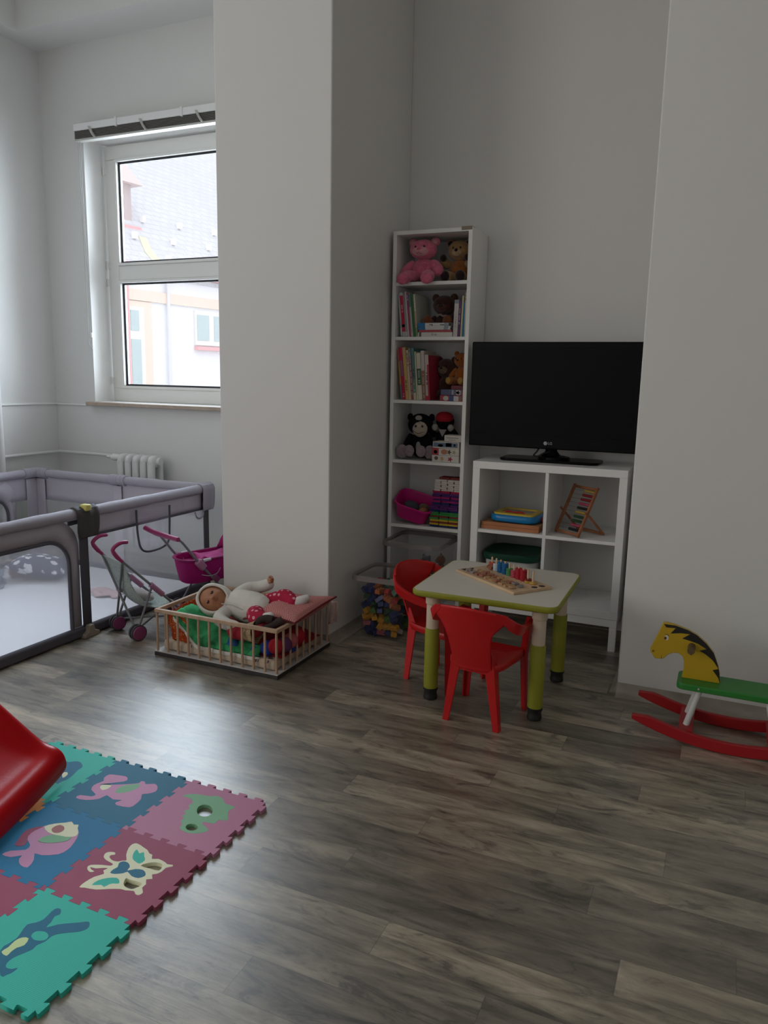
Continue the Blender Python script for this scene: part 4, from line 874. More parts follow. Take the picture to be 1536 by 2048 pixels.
t, h = bigbear('plush_bear', 'dark brown teddy bear sitting behind the lying books on the second shelf', (-1.478, 4.09, SH[1]+.0), .235, fur('dark_brown_fur', (.075, .024, .016)), fur('brown_fur', (.11, .04, .024)), fur('russet_fur', (.20, .06, .02)), arms='down', drop=-.24)
s = .235; obj('nose', MB().ell((0, -.30*s, .70*s), (.045*s, .03*s, .035*s), n=12, m=8), M_blackeye, h)
obj('neck_bow', MB().tube(spline([(-.1*s, -.2*s, .47*s), (-.03*s, -.235*s, .5*s), (.04*s, -.235*s, .46*s), (.1*s, -.2*s, .48*s)], 4), .005, 8), mat('pale_spotted_ribbon', (.4, .3, .27), .8), t)
# fourth shelf
z = SH[3]
M_blk = mat('black_fur', (.009, .0085, .011), .95, .12, bump=.9, bs=260); M_lil = fur('lilac_grey_plush', (.30, .23, .25)); M_cf = fur('cream_face', (.50, .42, .33))
t = thing('plush_monkey', 'black plush monkey with cream face and lilac grey feet on the fourth shelf', 'soft toy', (-1.59, 4.06, z+.006), None, (0, 0, R(8)), world=False); s = .25
obj('torso', MB().ell((0, 0, .28*s), (.26*s, .22*s, .29*s)), M_blk, t); h = obj('head', MB().ell((0, -.04*s, .74*s), (.29*s, .24*s, .25*s)), M_blk, t)
obj('face', MB().ell((.03*s, -.20*s, .66*s), (.175*s, .12*s, .19*s), n=20, m=12), M_cf, h); obj('tuft', MB().ell((.0, -.235*s, .90*s), (.08*s, .03*s, .06*s), n=14, m=8), mat('grey_cloth', (.33, .3, .28), .9), h)
for q in (-1, 1):
    obj('eye', MB().ell((.03*s + q*.075*s, -.312*s, .72*s), (.026*s, .014*s, .026*s), n=10, m=6), M_blackeye, h); obj('ear', MB().ell((q*.25*s, 0, .90*s), (.07*s, .04*s, .09*s), n=12, m=8), M_blk, h)
    a_ = obj('arm', MB().tube(spline([(q*.2*s, -.05*s, .48*s), (q*.25*s, -.25*s, .3*s), (q*.14*s, -.46*s, .17*s)], 4), [.08*s]*8+[.06*s], 12), M_blk, t); obj('palm', MB().ell((q*.135*s, -.50*s, .18*s), (.115*s, .05*s, .13*s), n=16, m=10), M_lil, a_)
    l_ = obj('leg', MB().tube(spline([(q*.18*s, -.05*s, .12*s), (q*.28*s, -.2*s, .13*s), (q*.32*s, -.38*s, .14*s)], 4), [.10*s]*9, 12), M_blk, t); obj('sole', MB().ell((q*.32*s, -.42*s, .155*s), (.135*s, .05*s, .155*s), n=16, m=10), M_lil, l_)
obj('smile', MB().tube(spline([(-.11*s, -.295*s, .62*s), (-.03*s, -.315*s, .57*s), (.05*s, -.318*s, .565*s), (.14*s, -.30*s, .60*s)], 4), .0012, 6), M_blackeye, h); obj('belly_patch', MB().ell((.0, -.21*s, .25*s), (.06*s, .03*s, .12*s), n=14, m=8), mat('grey_cloth', (.33, .3, .28), .9), t)
t = thing('plush_toy', 'black plush toy in a red cap with pale paws beside the black monkey', 'soft toy', (-1.455, 4.095, z+.003), None, (0, 0, 0), world=False); s = .26
obj('torso', MB().ell((0, 0, .34*s), (.21*s, .17*s, .35*s)), M_blk, t); h = obj('head', MB().ell((0, -.02*s, .80*s), (.20*s, .17*s, .18*s)), M_blk, t)
obj('cap', MB().ell((0, -.06*s, .885*s), (.19*s, .16*s, .13*s), (R(-15), 0, 0), e=.85), mat('red_felt', (.42, .005, .02), .85, bump=.3, bs=90), h); obj('chest_bib', MB().prism([(-.09*s, .64*s), (.09*s, .64*s), (.0, .48*s)], 'y', -.185*s, -.13*s), mat('grey_cloth', (.33, .3, .28), .9), t)
for q in (-1, 1):
    a_ = obj('arm', MB().tube(spline([(q*.16*s, -.02*s, .52*s), (q*.28*s, -.07*s, .52*s), (q*.19*s, -.15*s, .66*s)], 4), .055*s, 10), M_blk, t); obj('paw', MB().ell((q*.18*s, -.165*s, .68*s), (.075*s, .05*s, .08*s), n=14, m=8), mat('grey_cloth', (.33, .3, .28), .9), a_)
    obj('leg', MB().tube([(q*.1*s, -.05*s, .09*s), (q*.16*s, -.28*s, .09*s)], .085*s, 12), M_blk, t)
gz = 'jigsaw boxes stacked on the fourth shelf'
W_ = (.64, .60, .54)
boxx('jigsaw_box', -1.467, -1.312, 3.925, 4.03, z, z+.0375, W_, 'white jigsaw box with red flower print, bottom of the stack on the fourth shelf', 'jigsaw box', gz, ((ov(.16, .55, .07, .28), (.16, .09, .09)), (flw(.38, .5, .24, .22), (.52, .33, .12)), (flw(.68, .5, .26, .25), (.40, .03, .04))))
boxx('jigsaw_box', -1.466, -1.313, 3.926, 4.03, z+.038, z+.0755, W_, 'white jigsaw box with a red corner, second from the bottom of the stack', 'jigsaw box', gz, ((rc(0, 0, .24, 1), (.42, .05, .06)), (ov(.12, .45, .07, .26), (.6, .4, .36)), (ov(.45, .5, .12, .38), (.48, .2, .12)), (flw(.64, .5, .26, .22), (.1, .07, .03)), (flw(.82, .5, .22, .22), (.38, .34, .18))))
boxx('jigsaw_box', -1.465, -1.314, 3.927, 4.03, z+.076, z+.111, W_, 'white jigsaw box with a long blue picture, third from the bottom of the stack', 'jigsaw box', gz, ((rc(.03, .2, .95, .88), (.13, .19, .27)), (ov(.3, .42, .1, .22), (.45, .14, .16)), (rc(.5, .3, .72, .85), (.05, .05, .08)), (ov(.62, .45, .05, .18), (.6, .6, .62)), (flw(.84, .55, .2, .2), (.55, .58, .6))))
t = boxx('jigsaw_box', -1.404, -1.306, 3.94, 4.03, z+.1115, z+.147, W_, 'small white box with grey title, top of the stack on the fourth shelf', 'jigsaw box', gz)
b = MB()
for i in range(9): b.box(-1.39 + .0075*i, -1.3845 + .0075*i, 3.9388, 3.9395, z+.131, z+.136); b.box(-1.376 + .005*i*.8, -1.3735 + .005*i*.8, 3.9388, 3.9395, z+.121, z+.1245)
obj('title', b, mat('print_grey', (.2, .19, .19), .5), t)
# fifth shelf: pink tub and foam planks
z = SH[4]
TT = Matrix.Translation((-1.584, 3.985, z+.088)) @ Matrix.Rotation(R(10), 4, 'Z') @ Matrix.Rotation(R(15), 4, 'Y') @ Matrix.Rotation(R(20), 4, 'X')
tb = thing('toy_tub', 'bright pink plastic tub tilted against the left side of the fifth shelf', 'tub', (-1.59, 3.985, z)); M_hp = mat('hot_pink_plastic', (.58, .012, .20), .4, .5)
rg_ = [[(a*f, c*f, q) for a, c in rrect(.212, .19, .05, 5)] for f, q in ((.80, -.045), (.83, -.046), (.92, .01), (.98, .04), (1.07, .042), (1.07, .05), (1.0, .052), (.95, .04), (.86, -.02), (.78, -.04))]
obj('bowl', MB().loft(rg_, M=TT), M_hp, tb)
for n_, c, r, m, lab, cat in (('toy_figure', (-.02, .01, -.003), (.05, .035, .028), mat('slate_grey_cloth', (.07, .075, .09), .8, bump=.3, bs=90), 'slate grey cloth toy lying in the pink tub', 'toy'), ('toy_figure', (.055, -.012, -.0), (.03, .026, .024), mat('doll_skin_vinyl', (.40, .17, .085)), 'small brown skinned doll head lying in the pink tub', 'toy')):
    single(n_, MB().ell(c, r, (.2, .3, .5), n=18, m=12, M=TT), m, lab, cat)
t = single('toy_figure', MB().ell((.052, .022, .004), (.034, .03, .022), (.2, .3, .5), n=18, m=12, M=TT), fur('straw_hair', (.2, .12, .06)), 'tuft of straw brown doll hair in the pink tub', 'toy')
FO = {'navy': (.012, .03, .11), 'yellow': (.60, .44, .04), 'brown': (.22, .04, .035), 'green': (.05, .27, .07), 'purple': (.12, .03, .17), 'violet': (.07, .02, .14), 'magenta': (.36, .02, .14), 'rose': (.42, .02, .07), 'white': (.66, .58, .55)}
lay = ['navy', 'yellow', 'brown', 'yellow', 'green', 'brown', 'green', 'green', 'navy', 'purple', 'purple']
zz = z + .0006; protos = {}
def plank(col, w_, loc):
    k = (col, w_)
    if k not in protos:
        b = MB(); b.box(-w_/2, w_/2, 0, .075, 0, .0102)
        protos[k] = obj('foam_plank', b, mat('foam_'+col, FO[col], .7, .2), None, bevel=.001); tag(protos[k], '%s play plank in the many coloured stack at the right of the fifth shelf' % col, 'toy plank', col + ' planks on the fifth shelf'); o = protos[k]
    else: o = protos[k].copy(); COL.objects.link(o)
    o.location = loc
for i, c in enumerate(lay):
    for j in range(3):
        plank(c, .054, (-1.448 + .0565*j + (.004 if i % 3 == j else 0) - .003*(i > 8), 3.93 + .002*((i*3+j) % 4), zz))
    zz += .0107
for i, c in enumerate(['violet', 'navy', 'magenta', 'violet', 'magenta', 'violet', 'purple', 'rose']):
    for j in range(3): plank(c, .050, (-1.436 + .0525*j + (.003 if (i+j) % 3 == 0 else -.001), 3.93 + .002*((i*5+j) % 4), zz))
    zz += .0107
for i in range(6):
    for j in range(4): plank('white', .0345, (-1.433 + .0375*j + .003*((i+j) % 2), 3.93 + .003*((i*2+j) % 3), zz))
    zz += .0107
plank('brown', .06, (-1.40, 3.95, zz)); plank('brown', .06, (-1.335, 3.95, zz))
# ------------------------------------------------------------------ cube shelf unit, television, things in it
kx0, kx1, ky0, ky1, kt = -1.189, -.413, 3.794, 4.183, .915
ks = thing('shelf_unit', 'low white shelf unit of four cubes on legs carrying the television', 'shelf unit', (-.801, 3.99, 0))
obj('top_board', MB().box(kx0, kx1, ky0, ky1, kt-.038, kt), M_white, ks, bevel=.0015)
obj('bottom_board', MB().box(kx0, kx1, ky0, ky1, .165, .203), M_white, ks, bevel=.0015)
for a, c in ((kx0, kx0+.038), (kx1-.038, kx1)): obj('side_board', MB().box(a, c, ky0, ky1, .203, kt-.038), M_white, ks, bevel=.0015)
xm = (kx0+kx1)/2; obj('divider', MB().box(xm-.0085, xm+.0085, ky0+.004, ky1, .203, kt-.038), M_white, ks, bevel=.001)
for a, c in ((kx0+.038, xm-.0085), (xm+.0085, kx1-.038)): obj('shelf', MB().box(a, c, ky0+.004, ky1, .541, .558), M_white, ks, bevel=.001)
b = MB(); b.box(kx0+.002, kx1-.002, ky0+.002, ky0+.036, .126, .165); b.box(kx0+.002, kx1-.002, ky1-.036, ky1-.002, .126, .165); b.box(kx0+.002, kx0+.036, ky0+.036, ky1-.036, .126, .165); b.box(kx1-.036, kx1-.002, ky0+.036, ky1-.036, .126, .165)
obj('underframe', b, M_white, ks, bevel=.001)
for x in (kx0+.002, kx1-.037):
    for y in (ky0+.002, ky1-.037): obj('leg', MB().box(x, x+.035, y, y+.035, 0, .126), M_white, ks, bevel=.0015)
# television
M_tvb = mat('glossy_black_plastic', (.003, .003, .0035), .25, .12); M_scr = mat('dark_screen', (.0045, .005, .0055), .35, .10)
tv = thing('television', 'black flat screen television standing on the white shelf unit', 'television', (-.83, 3.99, kt))
tx0, tx1, tz0, tz1, ty = -1.252, -.392, .986, 1.524, 3.90
obj('bezel', MB().box(tx0, tx1, ty, ty+.05, tz0, tz1), M_tvb, tv, bevel=.006, bseg=3)
obj('screen', MB().box(tx0+.030, tx1-.030, ty-.0012, ty+.003, tz0+.062, tz1-.028), M_scr, tv, smooth=0)
obj('back_cover', MB().prism([(ty+.049, tz0+.04), (ty+.085, tz0+.09), (ty+.085, tz1-.12), (ty+.049, tz1-.04)], 'x', tx0+.08, tx1-.08), mat('matt_black_plastic', (.012, .012, .013), .5), tv, bevel=.006)
obj('stand_foot', MB().prism(rrect(.515, .215, .045, 6, -.83, 4.005), 'z', kt+.0005, kt+.014), M_tvb, tv, bevel=.005, bseg=3)
b = MB(); b.loft([[(x-.83, y+4.0, z) for x, y in rrect(w_, d_, .022, 5)] for z, w_, d_ in ((kt+.013, .13, .075), (kt+.03, .10, .06), (kt+.055, .062, .045), (tz0+.03, .06, .045))]); obj('stand_neck', b, M_tvb, tv)
obj('neck_collar', MB().lathe([(.001, 0), (.085, 0), (.08, .012), (.05, .018), (.001, .018)], (-.815, 4.005, kt+.0135), 24), M_tvb, tv)
obj('cable', MB().tube(spline([(-.885, 3.985, tz0+.01), (-.90, 3.975, kt+.05), (-.915, 3.97, kt+.03), (-.89, 3.955, kt+.028), (-.86, 3.955, kt+.045), (-.83, 3.97, kt+.05)], 5), .0045, 8), mat('matt_black_plastic', (.012, .012, .013), .5), tv)
M_logo = mat('silver_print', (.40, .40, .41), .4)
lz = tz0+.030; ring = MB()
ring.tube([(-.842 + .0085*math.cos(a), ty-.001, lz + .0085*math.sin(a)) for a in [k*math.pi/12 for k in range(24)]], .0012, 6, closed=True); ring.lathe([(.0001, 0), (.0088, 0), (.0088, .0006), (.0001, .0006)], (0, 0, 0), 24, Matrix.Translation((-.842, ty-.0002, lz)) @ Matrix.Rotation(R(90), 4, 'X'))
ring.box(-.8428, -.8412, ty-.0022, ty-.001, lz-.004, lz+.004)
obj('logo_disc', ring, M_logo, tv)
text('logo', 'LG', .0185, Matrix.Translation((-.8295, ty-.0006, lz)) @ Matrix.Rotation(R(90), 4, 'X'), M_logo, tv, ext=.0004, align='LEFT')
# drawing tablet on two wooden trays (left cube)
M_tray = mat('orange_brown_wood', (.42, .17, .07), .45, .35, var=.2, vs=30, stretch=(.2, 1, 1))
def tray(z0, dx, lab):
    t = thing('wooden_tray', lab, 'tray', (-.985+dx, 3.95, z0), 'wooden trays in the left cube')
    x0, x1, y0, y1, h = -1.142+dx, -.835+dx, 3.825, 4.075, .0185
    b = MB(); b.box(x0, x1, y0, y0+.01, z0, z0+h); b.box(x0, x1, y1-.01, y1, z0, z0+h); b.box(x0, x0+.01, y0+.01, y1-.01, z0, z0+h); b.box(x1-.01, x1, y0+.01, y1-.01, z0, z0+h); obj('rim', b, M_tray, t, bevel=.0012)
    obj('panel', MB().box(x0+.009, x1-.009, y0+.009, y1-.009, z0+.002, z0+h-.003), mat('plain_plywood', (.45, .26, .13), .6), t)
tray(.5585, 0, 'orange brown wooden tray in the left cube, lower of two under the drawing board'); tray(.5775, .002, 'orange brown wooden tray in the left cube, directly under the blue drawing board')
db = thing('drawing_board', 'blue and yellow magnetic drawing board with red slider on the wooden trays', 'drawing board', (-.975, 3.95, .597), rot=(0, 0, R(-4)), world=False)
M_bp = mat('bright_blue_plastic', (.005, .20, .48), .3, .5); M_yp = mat('bright_yellow_plastic', (.62, .43, .03), .35, .5)
obj('base', MB().loft([[(a*f, c*f, z) for a, c in rrect(.262, .232, .06, 6)] for f, z in ((.88, 0), (.97, .006), (1, .02), (.98, .033), (.93, .038))]), M_bp, db)
fr_ = MB(); o_ = rrect(.222, .196, .03, 5); i_ = rrect(.166, .118, .008, 5, 0, .018)
A = [[fr_.bm.verts.new((x, y, z)) for x, y in L_] for L_, z in ((o_, .037), (o_, .047), (i_, .047), (i_, .039))]
for p, q in zip(A, A[1:]):
    n = len(p)
    for i in range(n): fr_._f([p[i], p[(i+1) % n], q[(i+1) % n], q[i]])
obj('frame', fr_, M_yp, db, bevel=.0015)
obj('writing_field', MB().prism(i_, 'z', .0385, .0405), mat('grey_writing_field', (.30, .29, .27), .4), db, smooth=0)
obj('slider', MB().tube(spline([(-.05, -.068, .050), (-.03, -.070, .054), (0, -.068, .051), (.03, -.070, .054), (.055, -.068, .050)], 4), [.004, .005, .006, .007, .007, .006, .005, .005, .006, .006, .007, .007, .007, .006, .006, .005, .004], 10, flat=.7), mat('red_plastic', (.45, .012, .02), .4), db)
obj('handle', MB().box(.12, .15, .02, .08, .012, .03), M_bp, db, bevel=.006); obj('stamp', MB().lathe([(.001, 0), (.011, 0), (.011, .012), (.006, .02), (.001, .02)], (.138, -.01, .008), 14), mat('red_plastic', (.45, .012, .02), .4), db)
# lidded box (lower left cube)
bx = thing('storage_box', 'white plastic box with a dark green lid in the lower left cube', 'box', (-.98, 3.955, .2035))
b = MB(); b.loft([[(a*f-.985, c*f+3.955, z) for a, c in rrect(.285, .275, .06, 6)] for f, z in ((.88, .2036), (.9, .21), (.97, .405))]); obj('tub', b, mat('milky_white_plastic', (.62, .62, .60), .45), bx)
b = MB(); b.loft([[(a*f-.985, c*f+3.955, z) for a, c in rrect(.305, .295, .07, 6)] for f, z in ((1, .398), (1.01, .402), (1.0, .425), (.95, .432), (.90, .428))]); obj('lid', b, mat('dark_green_plastic', (.006, .055, .030), .35, .4), bx)
# abacus (right cube)
ab = thing('abacus', 'wooden bead abacus leaning on its folding stand in the upper right cube', 'abacus', (-.771, 3.915, .5620), rot=(0, 0, math.atan2(-.598, .801)), world=False)
M_abw = mat('brown_beech', (.34, .13, .055), .45, .35, var=.15, vs=30)
tilt = Matrix.Rotation(-math.atan2(.118, .244), 4, 'X'); Wd, Hh = .1745, .271
for n_, q in (('side_post', (0, .012, -.007, .007, 0, Hh)), ('side_post', (Wd-.012, Wd, -.007, .007, 0, Hh)), ('cross_bar', (.012, Wd-.012, -.006, .006, .004, .016)), ('cross_bar', (.012, Wd-.012, -.006, .006, Hh-.018, Hh-.006))): obj(n_, MB().box(*q, M=tilt), M_abw, ab, bevel=.0015)
for i, c in enumerate(['black', 'pink', 'green', 'green', 'yellow', 'black', 'pink', 'red', 'red', 'yellow']):
    z_ = .034 + i*.0232; w_ = obj('wire', MB().tube([(.008, 0, z_), (Wd-.008, 0, z_)], .0011, 6, M=tilt), mat('steel_wire', (.3, .28, .25), .4, metal=.6), ab)
    cc = {'black': (.015, .013, .015), 'pink': (.46, .06, .12), 'green': (.02, .075, .03), 'yellow': (.50, .34, .07), 'red': (.28, .012, .02)}[c]
    b = MB()
    for k in range(10): b.ell((Wd-.018-k*.0073, 0, z_), (.0036, .0075, .0075), n=12, m=8, M=tilt)
    obj('beads', b, mat('bead_'+c, cc, .35, .5), w_)
hz, hb = .105, .048
for x in (-.004, Wd+.004):
    obj('stand_leg', MB().tube([(x, hb-.012, hz+.02), (x, hb+.115, .007)], .0068, 8), M_abw, ab)
obj('stand_bar', MB().box(-.008, Wd+.008, hb+.108, hb+.122, 0, .013), M_abw, ab, bevel=.0015)

# ------------------------------------------------------------------ play table
M_top = mat('cream_table_top', (.70, .65, .56), .4, .4); M_lime = mat('lime_green_plastic', (.27, .275, .022), .45, .4); M_crm = mat('cream_plastic', (.66, .54, .41), .4, .45); M_ft = mat('black_foot', (.012, .012, .012), .5)
tb = thing('play_table', 'low square play table with cream top, lime green edge and lime sleeved legs', 'table', (-.826, 3.09, 0)); TZ = .485
TM = Matrix.Translation((-.829, 3.092, 0)) @ Matrix.Rotation(R(1.0), 4, 'Z')
b = MB(); b.loft([[TM @ V((a*f, c*f, z)) for a, c in rrect(.60, .585, .045, 7)] for f, z in ((.985, TZ-.026), (1, TZ-.02), (1, TZ-.006), (.993, TZ-.0005), (.98, TZ-.0005))]); obj('edge_band', b, M_lime, tb, smooth=60)
obj('top_panel', MB().prism([tuple((TM @ V((a, c, 0))).xy) for a, c in rrect(.588, .573, .04, 7)], 'z', TZ-.004, TZ), M_top, tb, bevel=.001)
for x in (-1.047, -.602):
    for y in (2.868, 3.303):
        lg = obj('leg', MB().lathe([(.0255, .30), (.0262, .305), (.0265, .418), (.0262, .42)], (x, y, 0), 28), M_crm, tb)
        obj('collar', MB().lathe([(.028, .415), (.0305, .418), (.031, .425), (.031, TZ-.026), (.02, TZ-.026)], (x, y, 0), 28), M_crm, lg)
        obj('sleeve', MB().lathe([(.022, .05), (.0295, .05), (.030, .054), (.030, .308), (.029, .312), (.022, .312)], (x, y, 0), 28), M_lime, lg)
        obj('foot', MB().lathe([(.024, 0), (.0285, .002), (.030, .010), (.0275, .020), (.027, .034), (.031, .042), (.031, .051), (.02, .051)], (x, y, 0), 28), M_ft, lg)

# ------------------------------------------------------------------ red stacking chairs
M_red = mat('red_chair_plastic', (.50, .006, .008), .38, .45, bump=.08, bs=120)
def chair(name, label, loc, rz):
    t = thing(name, label, 'chair', loc, 'red plastic chairs', (0, 0, rz), world=False)
    # seat: slightly dished slab with rolled edge
    sw = [(-.085, -.005), (.085, -.005), (.122, .12), (.126, .238), (.112, .256), (-.112, .256), (-.126, .238), (-.122, .12)]
    q = [(p.x, p.y) for p in spline([(a, c, 0) for a, c in sw], 5, True)]
    b = MB(); b.loft([[(a*f, .13 + (c-.13)*f, z) for a, c in q] for f, z in ((.97, .235), (1.0, .245), (1.0, .258), (.97, .2635), (.80, .2585), (.45, .254))]); obj('seat', b, M_red, t, smooth=60)
    # back: one curved shell, narrow waist, wide winged top; the wings sweep forward into the arms
    def hw(z):
        pts = ((.235, .079), (.30, .080), (.36, .086), (.405, .097), (.432, .120), (.452, .142), (.51, .150))
        for (z0, w0), (z1, w1) in zip(pts, pts[1:]):
            if z <= z1: return w0 + (w1-w0)*max(0, (z-z0)/(z1-z0))
        return .150
    def yb(u, z): return -.012 - .092*(z-.235)/.26 + .012*u*u + .055*abs(u)**2.5*max(0, (z-.40)/.10)
    def back(s, t_):
        u = s*2-1; zt = .508 - .026*u*u; z = .235 + (zt-.235)*t_
        return (u*hw(z), yb(u, z), z)
    obj('backrest', MB().grid(30, 28, back), M_red, t, smooth=80, solid=.007)
    b = MB()
    for r_ in range(4):
        for c_ in range(6): b.ell((-.045 + .018*c_ + .009*(r_ % 2), -.012 - .095*((.365 + .02*r_)-.235)/.26 + .0045, .365 + .02*r_), (.003, .0015, .003), n=8, m=6)
    obj('front_dimples', b, mat('dark_red_plastic', (.22, .004, .006), .5), t)
    for q_ in (-1, 1):
        # arm: from the wing forward and down to the front post
        top = spline([(q_*.112, -.0745, .494), (q_*.150, -.046, .478), (q_*.173, -.005, .449), (q_*.170, .06, .424), (q_*.158, .12, .407), (q_*.154, .18, .402), (q_*.150, .25, .404)], 6); rings = []
        for i, p in enumerate(top):
            f = i/(len(top)-1); h = .012 + .042*min(1, f*5) - .026*f; t3 = top[min(i+1, len(top)-1)] - top[max(i-1, 0)]
            n_ = V((t3.y, -t3.x, 0)).normalized()*q_; lip = .013*min(1, f*2.5)      # n_ points away from the sitter
            rings.append([p + n_*lip + V((0, 0, -.005)), p + n_*.004, p - n_*.004, p - n_*.0065 + V((0, 0, -.005)), p - n_*.0065 + V((0, 0, -h)), p + V((0, 0, -h))])
        obj('armrest', MB().loft(rings), M_red, t, smooth=60)
        # front leg with arm post: a tapering angle section
        def angle_leg(pts, w_, d_, sy):
            R_ = []
            for (x, y, z), a, c in zip(pts, w_, d_):
                o = q_; th = .007
                R_.append([(x, y, z), (x - o*a, y, z), (x - o*a, y - sy*th, z), (x - o*th, y - sy*th, z), (x - o*th, y - sy*c, z), (x, y - sy*c, z)])
            return MB().loft(R_)
        obj('front_leg', angle_leg([(q_*.141, .264, 0), (q_*.134, .262, .24), (q_*.143, .262, .33), (q_*.151, .258, .398)], (.024, .034, .034, .030), (.024, .036, .046, .05), 1), M_red, t, smooth=30, bevel=.002)
        obj('rear_leg', angle_leg([(q_*.119, -.006, 0), (q_*.090, -.008, .25), (q_*.080, -.018, .32)], (.026, .040, .02), (.028, .045, .012), -1), M_red, t, smooth=30, bevel=.002)
    obj('seat_rib', MB().box(-.085, .085, -.004, .004, .222, .24), M_red, t, bevel=.002); obj('seat_rib', MB().box(-.112, .112, .246, .252, .222, .24), M_red, t, bevel=.002)
    return t
chair('chair', 'red plastic child chair at the near side of the table, its back to us', (-.812, 2.692, 0), R(-5))
chair('chair', 'red plastic child chair at the left side of the table by the clear brick bin', (-1.192, 3.124, 0), R(-106.5))

# ------------------------------------------------------------------ counting board on the table
M_pale = mat('pale_birch', (.60, .42, .26), .5, .3, var=.12, vs=25, stretch=(.2, 1, 1)); M_hole = mat('dark_recess', (.03, .022, .018), .8)
cb_loc = (-1.047, 3.151, TZ+.0005); cb_rz = math.atan2(-.245, .328)
cb = thing('counting_board', 'long pale wooden counting board with pegs lying across the play table', 'wooden toy', cb_loc, None, (0, 0, cb_rz), world=False)
obj('board', MB().box(0, .408, 0, .20, 0, .012), M_pale, cb, bevel=.0012)
for x, y, s_ in ((.022, .035, 0), (.024, .072, 1), (.028, .165, 2), (.385, .125, 1), (.385, .165, 2)):
    b = MB()
    if s_ == 0: b.box(x-.014, x+.014, y-.014, y+.014, .0121, .0126)
    else: b.lathe([(.0002, .0121), (.013, .0121), (.013, .0126), (.0002, .0126)], (x, y, 0), 18)
    obj('recess', b, M_hole, cb, smooth=0)
PEG = [(.345 - i*.0312, .150) for i in range(10)]
for x, y in PEG: obj('peg', MB().lathe([(.0001, .011), (.0042, .011), (.0042, .066), (.003, .068), (.0001, .068)], (x, y, 0), 12), M_pale, cb)
CM = Matrix.Translation(cb_loc) @ Matrix.Rotation(cb_rz, 4, 'Z')
RC = {'yellow': (.58, .34, .06), 'maroon': (.22, .02, .02), 'red': (.40, .012, .025), 'pink': (.48, .06, .10), 'green': (.06, .24, .07), 'blue': (.01, .11, .28), 'pale blue': (.50, .58, .62), 'orange red': (.48, .07, .03)}
stack = [['yellow'], ['yellow', 'maroon'], ['red']*6, ['red']*6, ['pink']*4, ['green']*4, ['blue']*6, ['blue']*6, ['pale blue']*4, ['orange red']*4]
rp = {}
names = {0: 'first peg from the right', 1: 'second peg from the right', 2: 'third peg from the right', 3: 'fourth peg from the right', 4: 'fifth peg from the right', 5: 'sixth peg from the right', 6: 'fourth peg from the left', 7: 'third peg from the left', 8: 'second peg from the left', 9: 'leftmost peg'}
for i, st_ in enumerate(stack):
    for k, c in enumerate(st_):
        if c not in rp:
            rp[c] = o = obj('counting_ring', MB().lathe([(.0048, 0), (.0135, 0), (.0148, .0015), (.0148, .0062), (.0135, .0077), (.0048, .0077), (.0048, 0)], n=22), mat('ring_'+c.replace(' ', '_'), RC[c], .45, .4), None)
        else: o = rp[c].copy(); COL.objects.link(o)
        o.location = CM @ V((PEG[i][0], PEG[i][1], .0124 + k*.0079))
        tag(o, '%s wooden ring on the %s of the counting board' % (c, names[i]), 'ring', '%s rings on the %s' % (c, names[i]))
tp = {}
shapes = {'square': [(-.012, -.012), (.012, -.012), (.012, .012), (-.012, .012)], 'round': [(.0135*math.cos(k*math.pi/10), .0135*math.sin(k*math.pi/10)) for k in range(20)], 'flower': [(.0145*(1+.13*math.cos(6*a))*math.cos(a), .0145*(1+.13*math.cos(6*a))*math.sin(a)) for a in [k*math.pi/18 for k in range(36)]], 'star': [((.016 if k % 2 == 0 else .010)*math.cos(k*math.pi/6), (.016 if k % 2 == 0 else .010)*math.sin(k*math.pi/6)) for k in range(12)]}
WT = {'tan': (.46, .27, .13), 'reddish': (.36, .14, .085), 'pale': (.56, .42, .28), 'grey': (.26, .23, .22)}
lay = [(('grey', 'star'), ('pale', 'square')), (('grey', 'square'), ('tan', 'round')), (('reddish', 'square'), ('reddish', 'star')), (('reddish', 'square'), ('reddish', 'flower')), (('tan', 'flower'), ('reddish', 'round')), (('tan', 'round'), ('tan', 'flower')), (('reddish', 'square'), ('tan', 'round')), (('tan', 'square'), ('reddish', 'flower')), (('tan', 'flower'), ('grey', 'square')), (('tan', 'round'), ('grey', 'round'))]
for i, pair in enumerate(lay):
    for k, (c, s_) in enumerate(pair):
        key = (c, s_)
        if key not in tp: tp[key] = o = obj('number_tile', MB().prism(shapes[s_], 'z', 0, .008), mat('tile_'+c, WT[c], .5, .3), None, bevel=.0008)
        else: o = tp[key].copy(); COL.objects.link(o)
        o.location = CM @ V((.058 + i*.0335, .030 + k*.044, .0123 + (.003 if (i+k) % 3 == 0 else 0))); o.rotation_euler = (R(4 if (i*3+k) % 4 == 0 else 0), R(-5 if (i+2*k) % 5 == 1 else 0), cb_rz + R((i*37+k*19) % 24 - 12))
        tag(o, '%s %s wooden tile in the %s row of the counting board' % (c, s_, ('front', 'middle')[k]), 'tile', '%s %s tiles in the %s row' % (c, s_, ('front', 'middle')[k]))
for i, (x, y, s_) in enumerate(((.06, .165, 'round'), (.075, .118, 'square'))):
    o = tp[('reddish', 'square')].copy(); COL.objects.link(o); o.location = CM @ V((x, y+.012, .0125 + .012*i)); o.rotation_euler = (R(14), R(10*i), cb_rz + R(30*i))
    tag(o, ('reddish wooden tile lying loose at the far left end of the counting board', 'reddish wooden tile tilted beside the leftmost peg of the counting board')[i], 'tile')
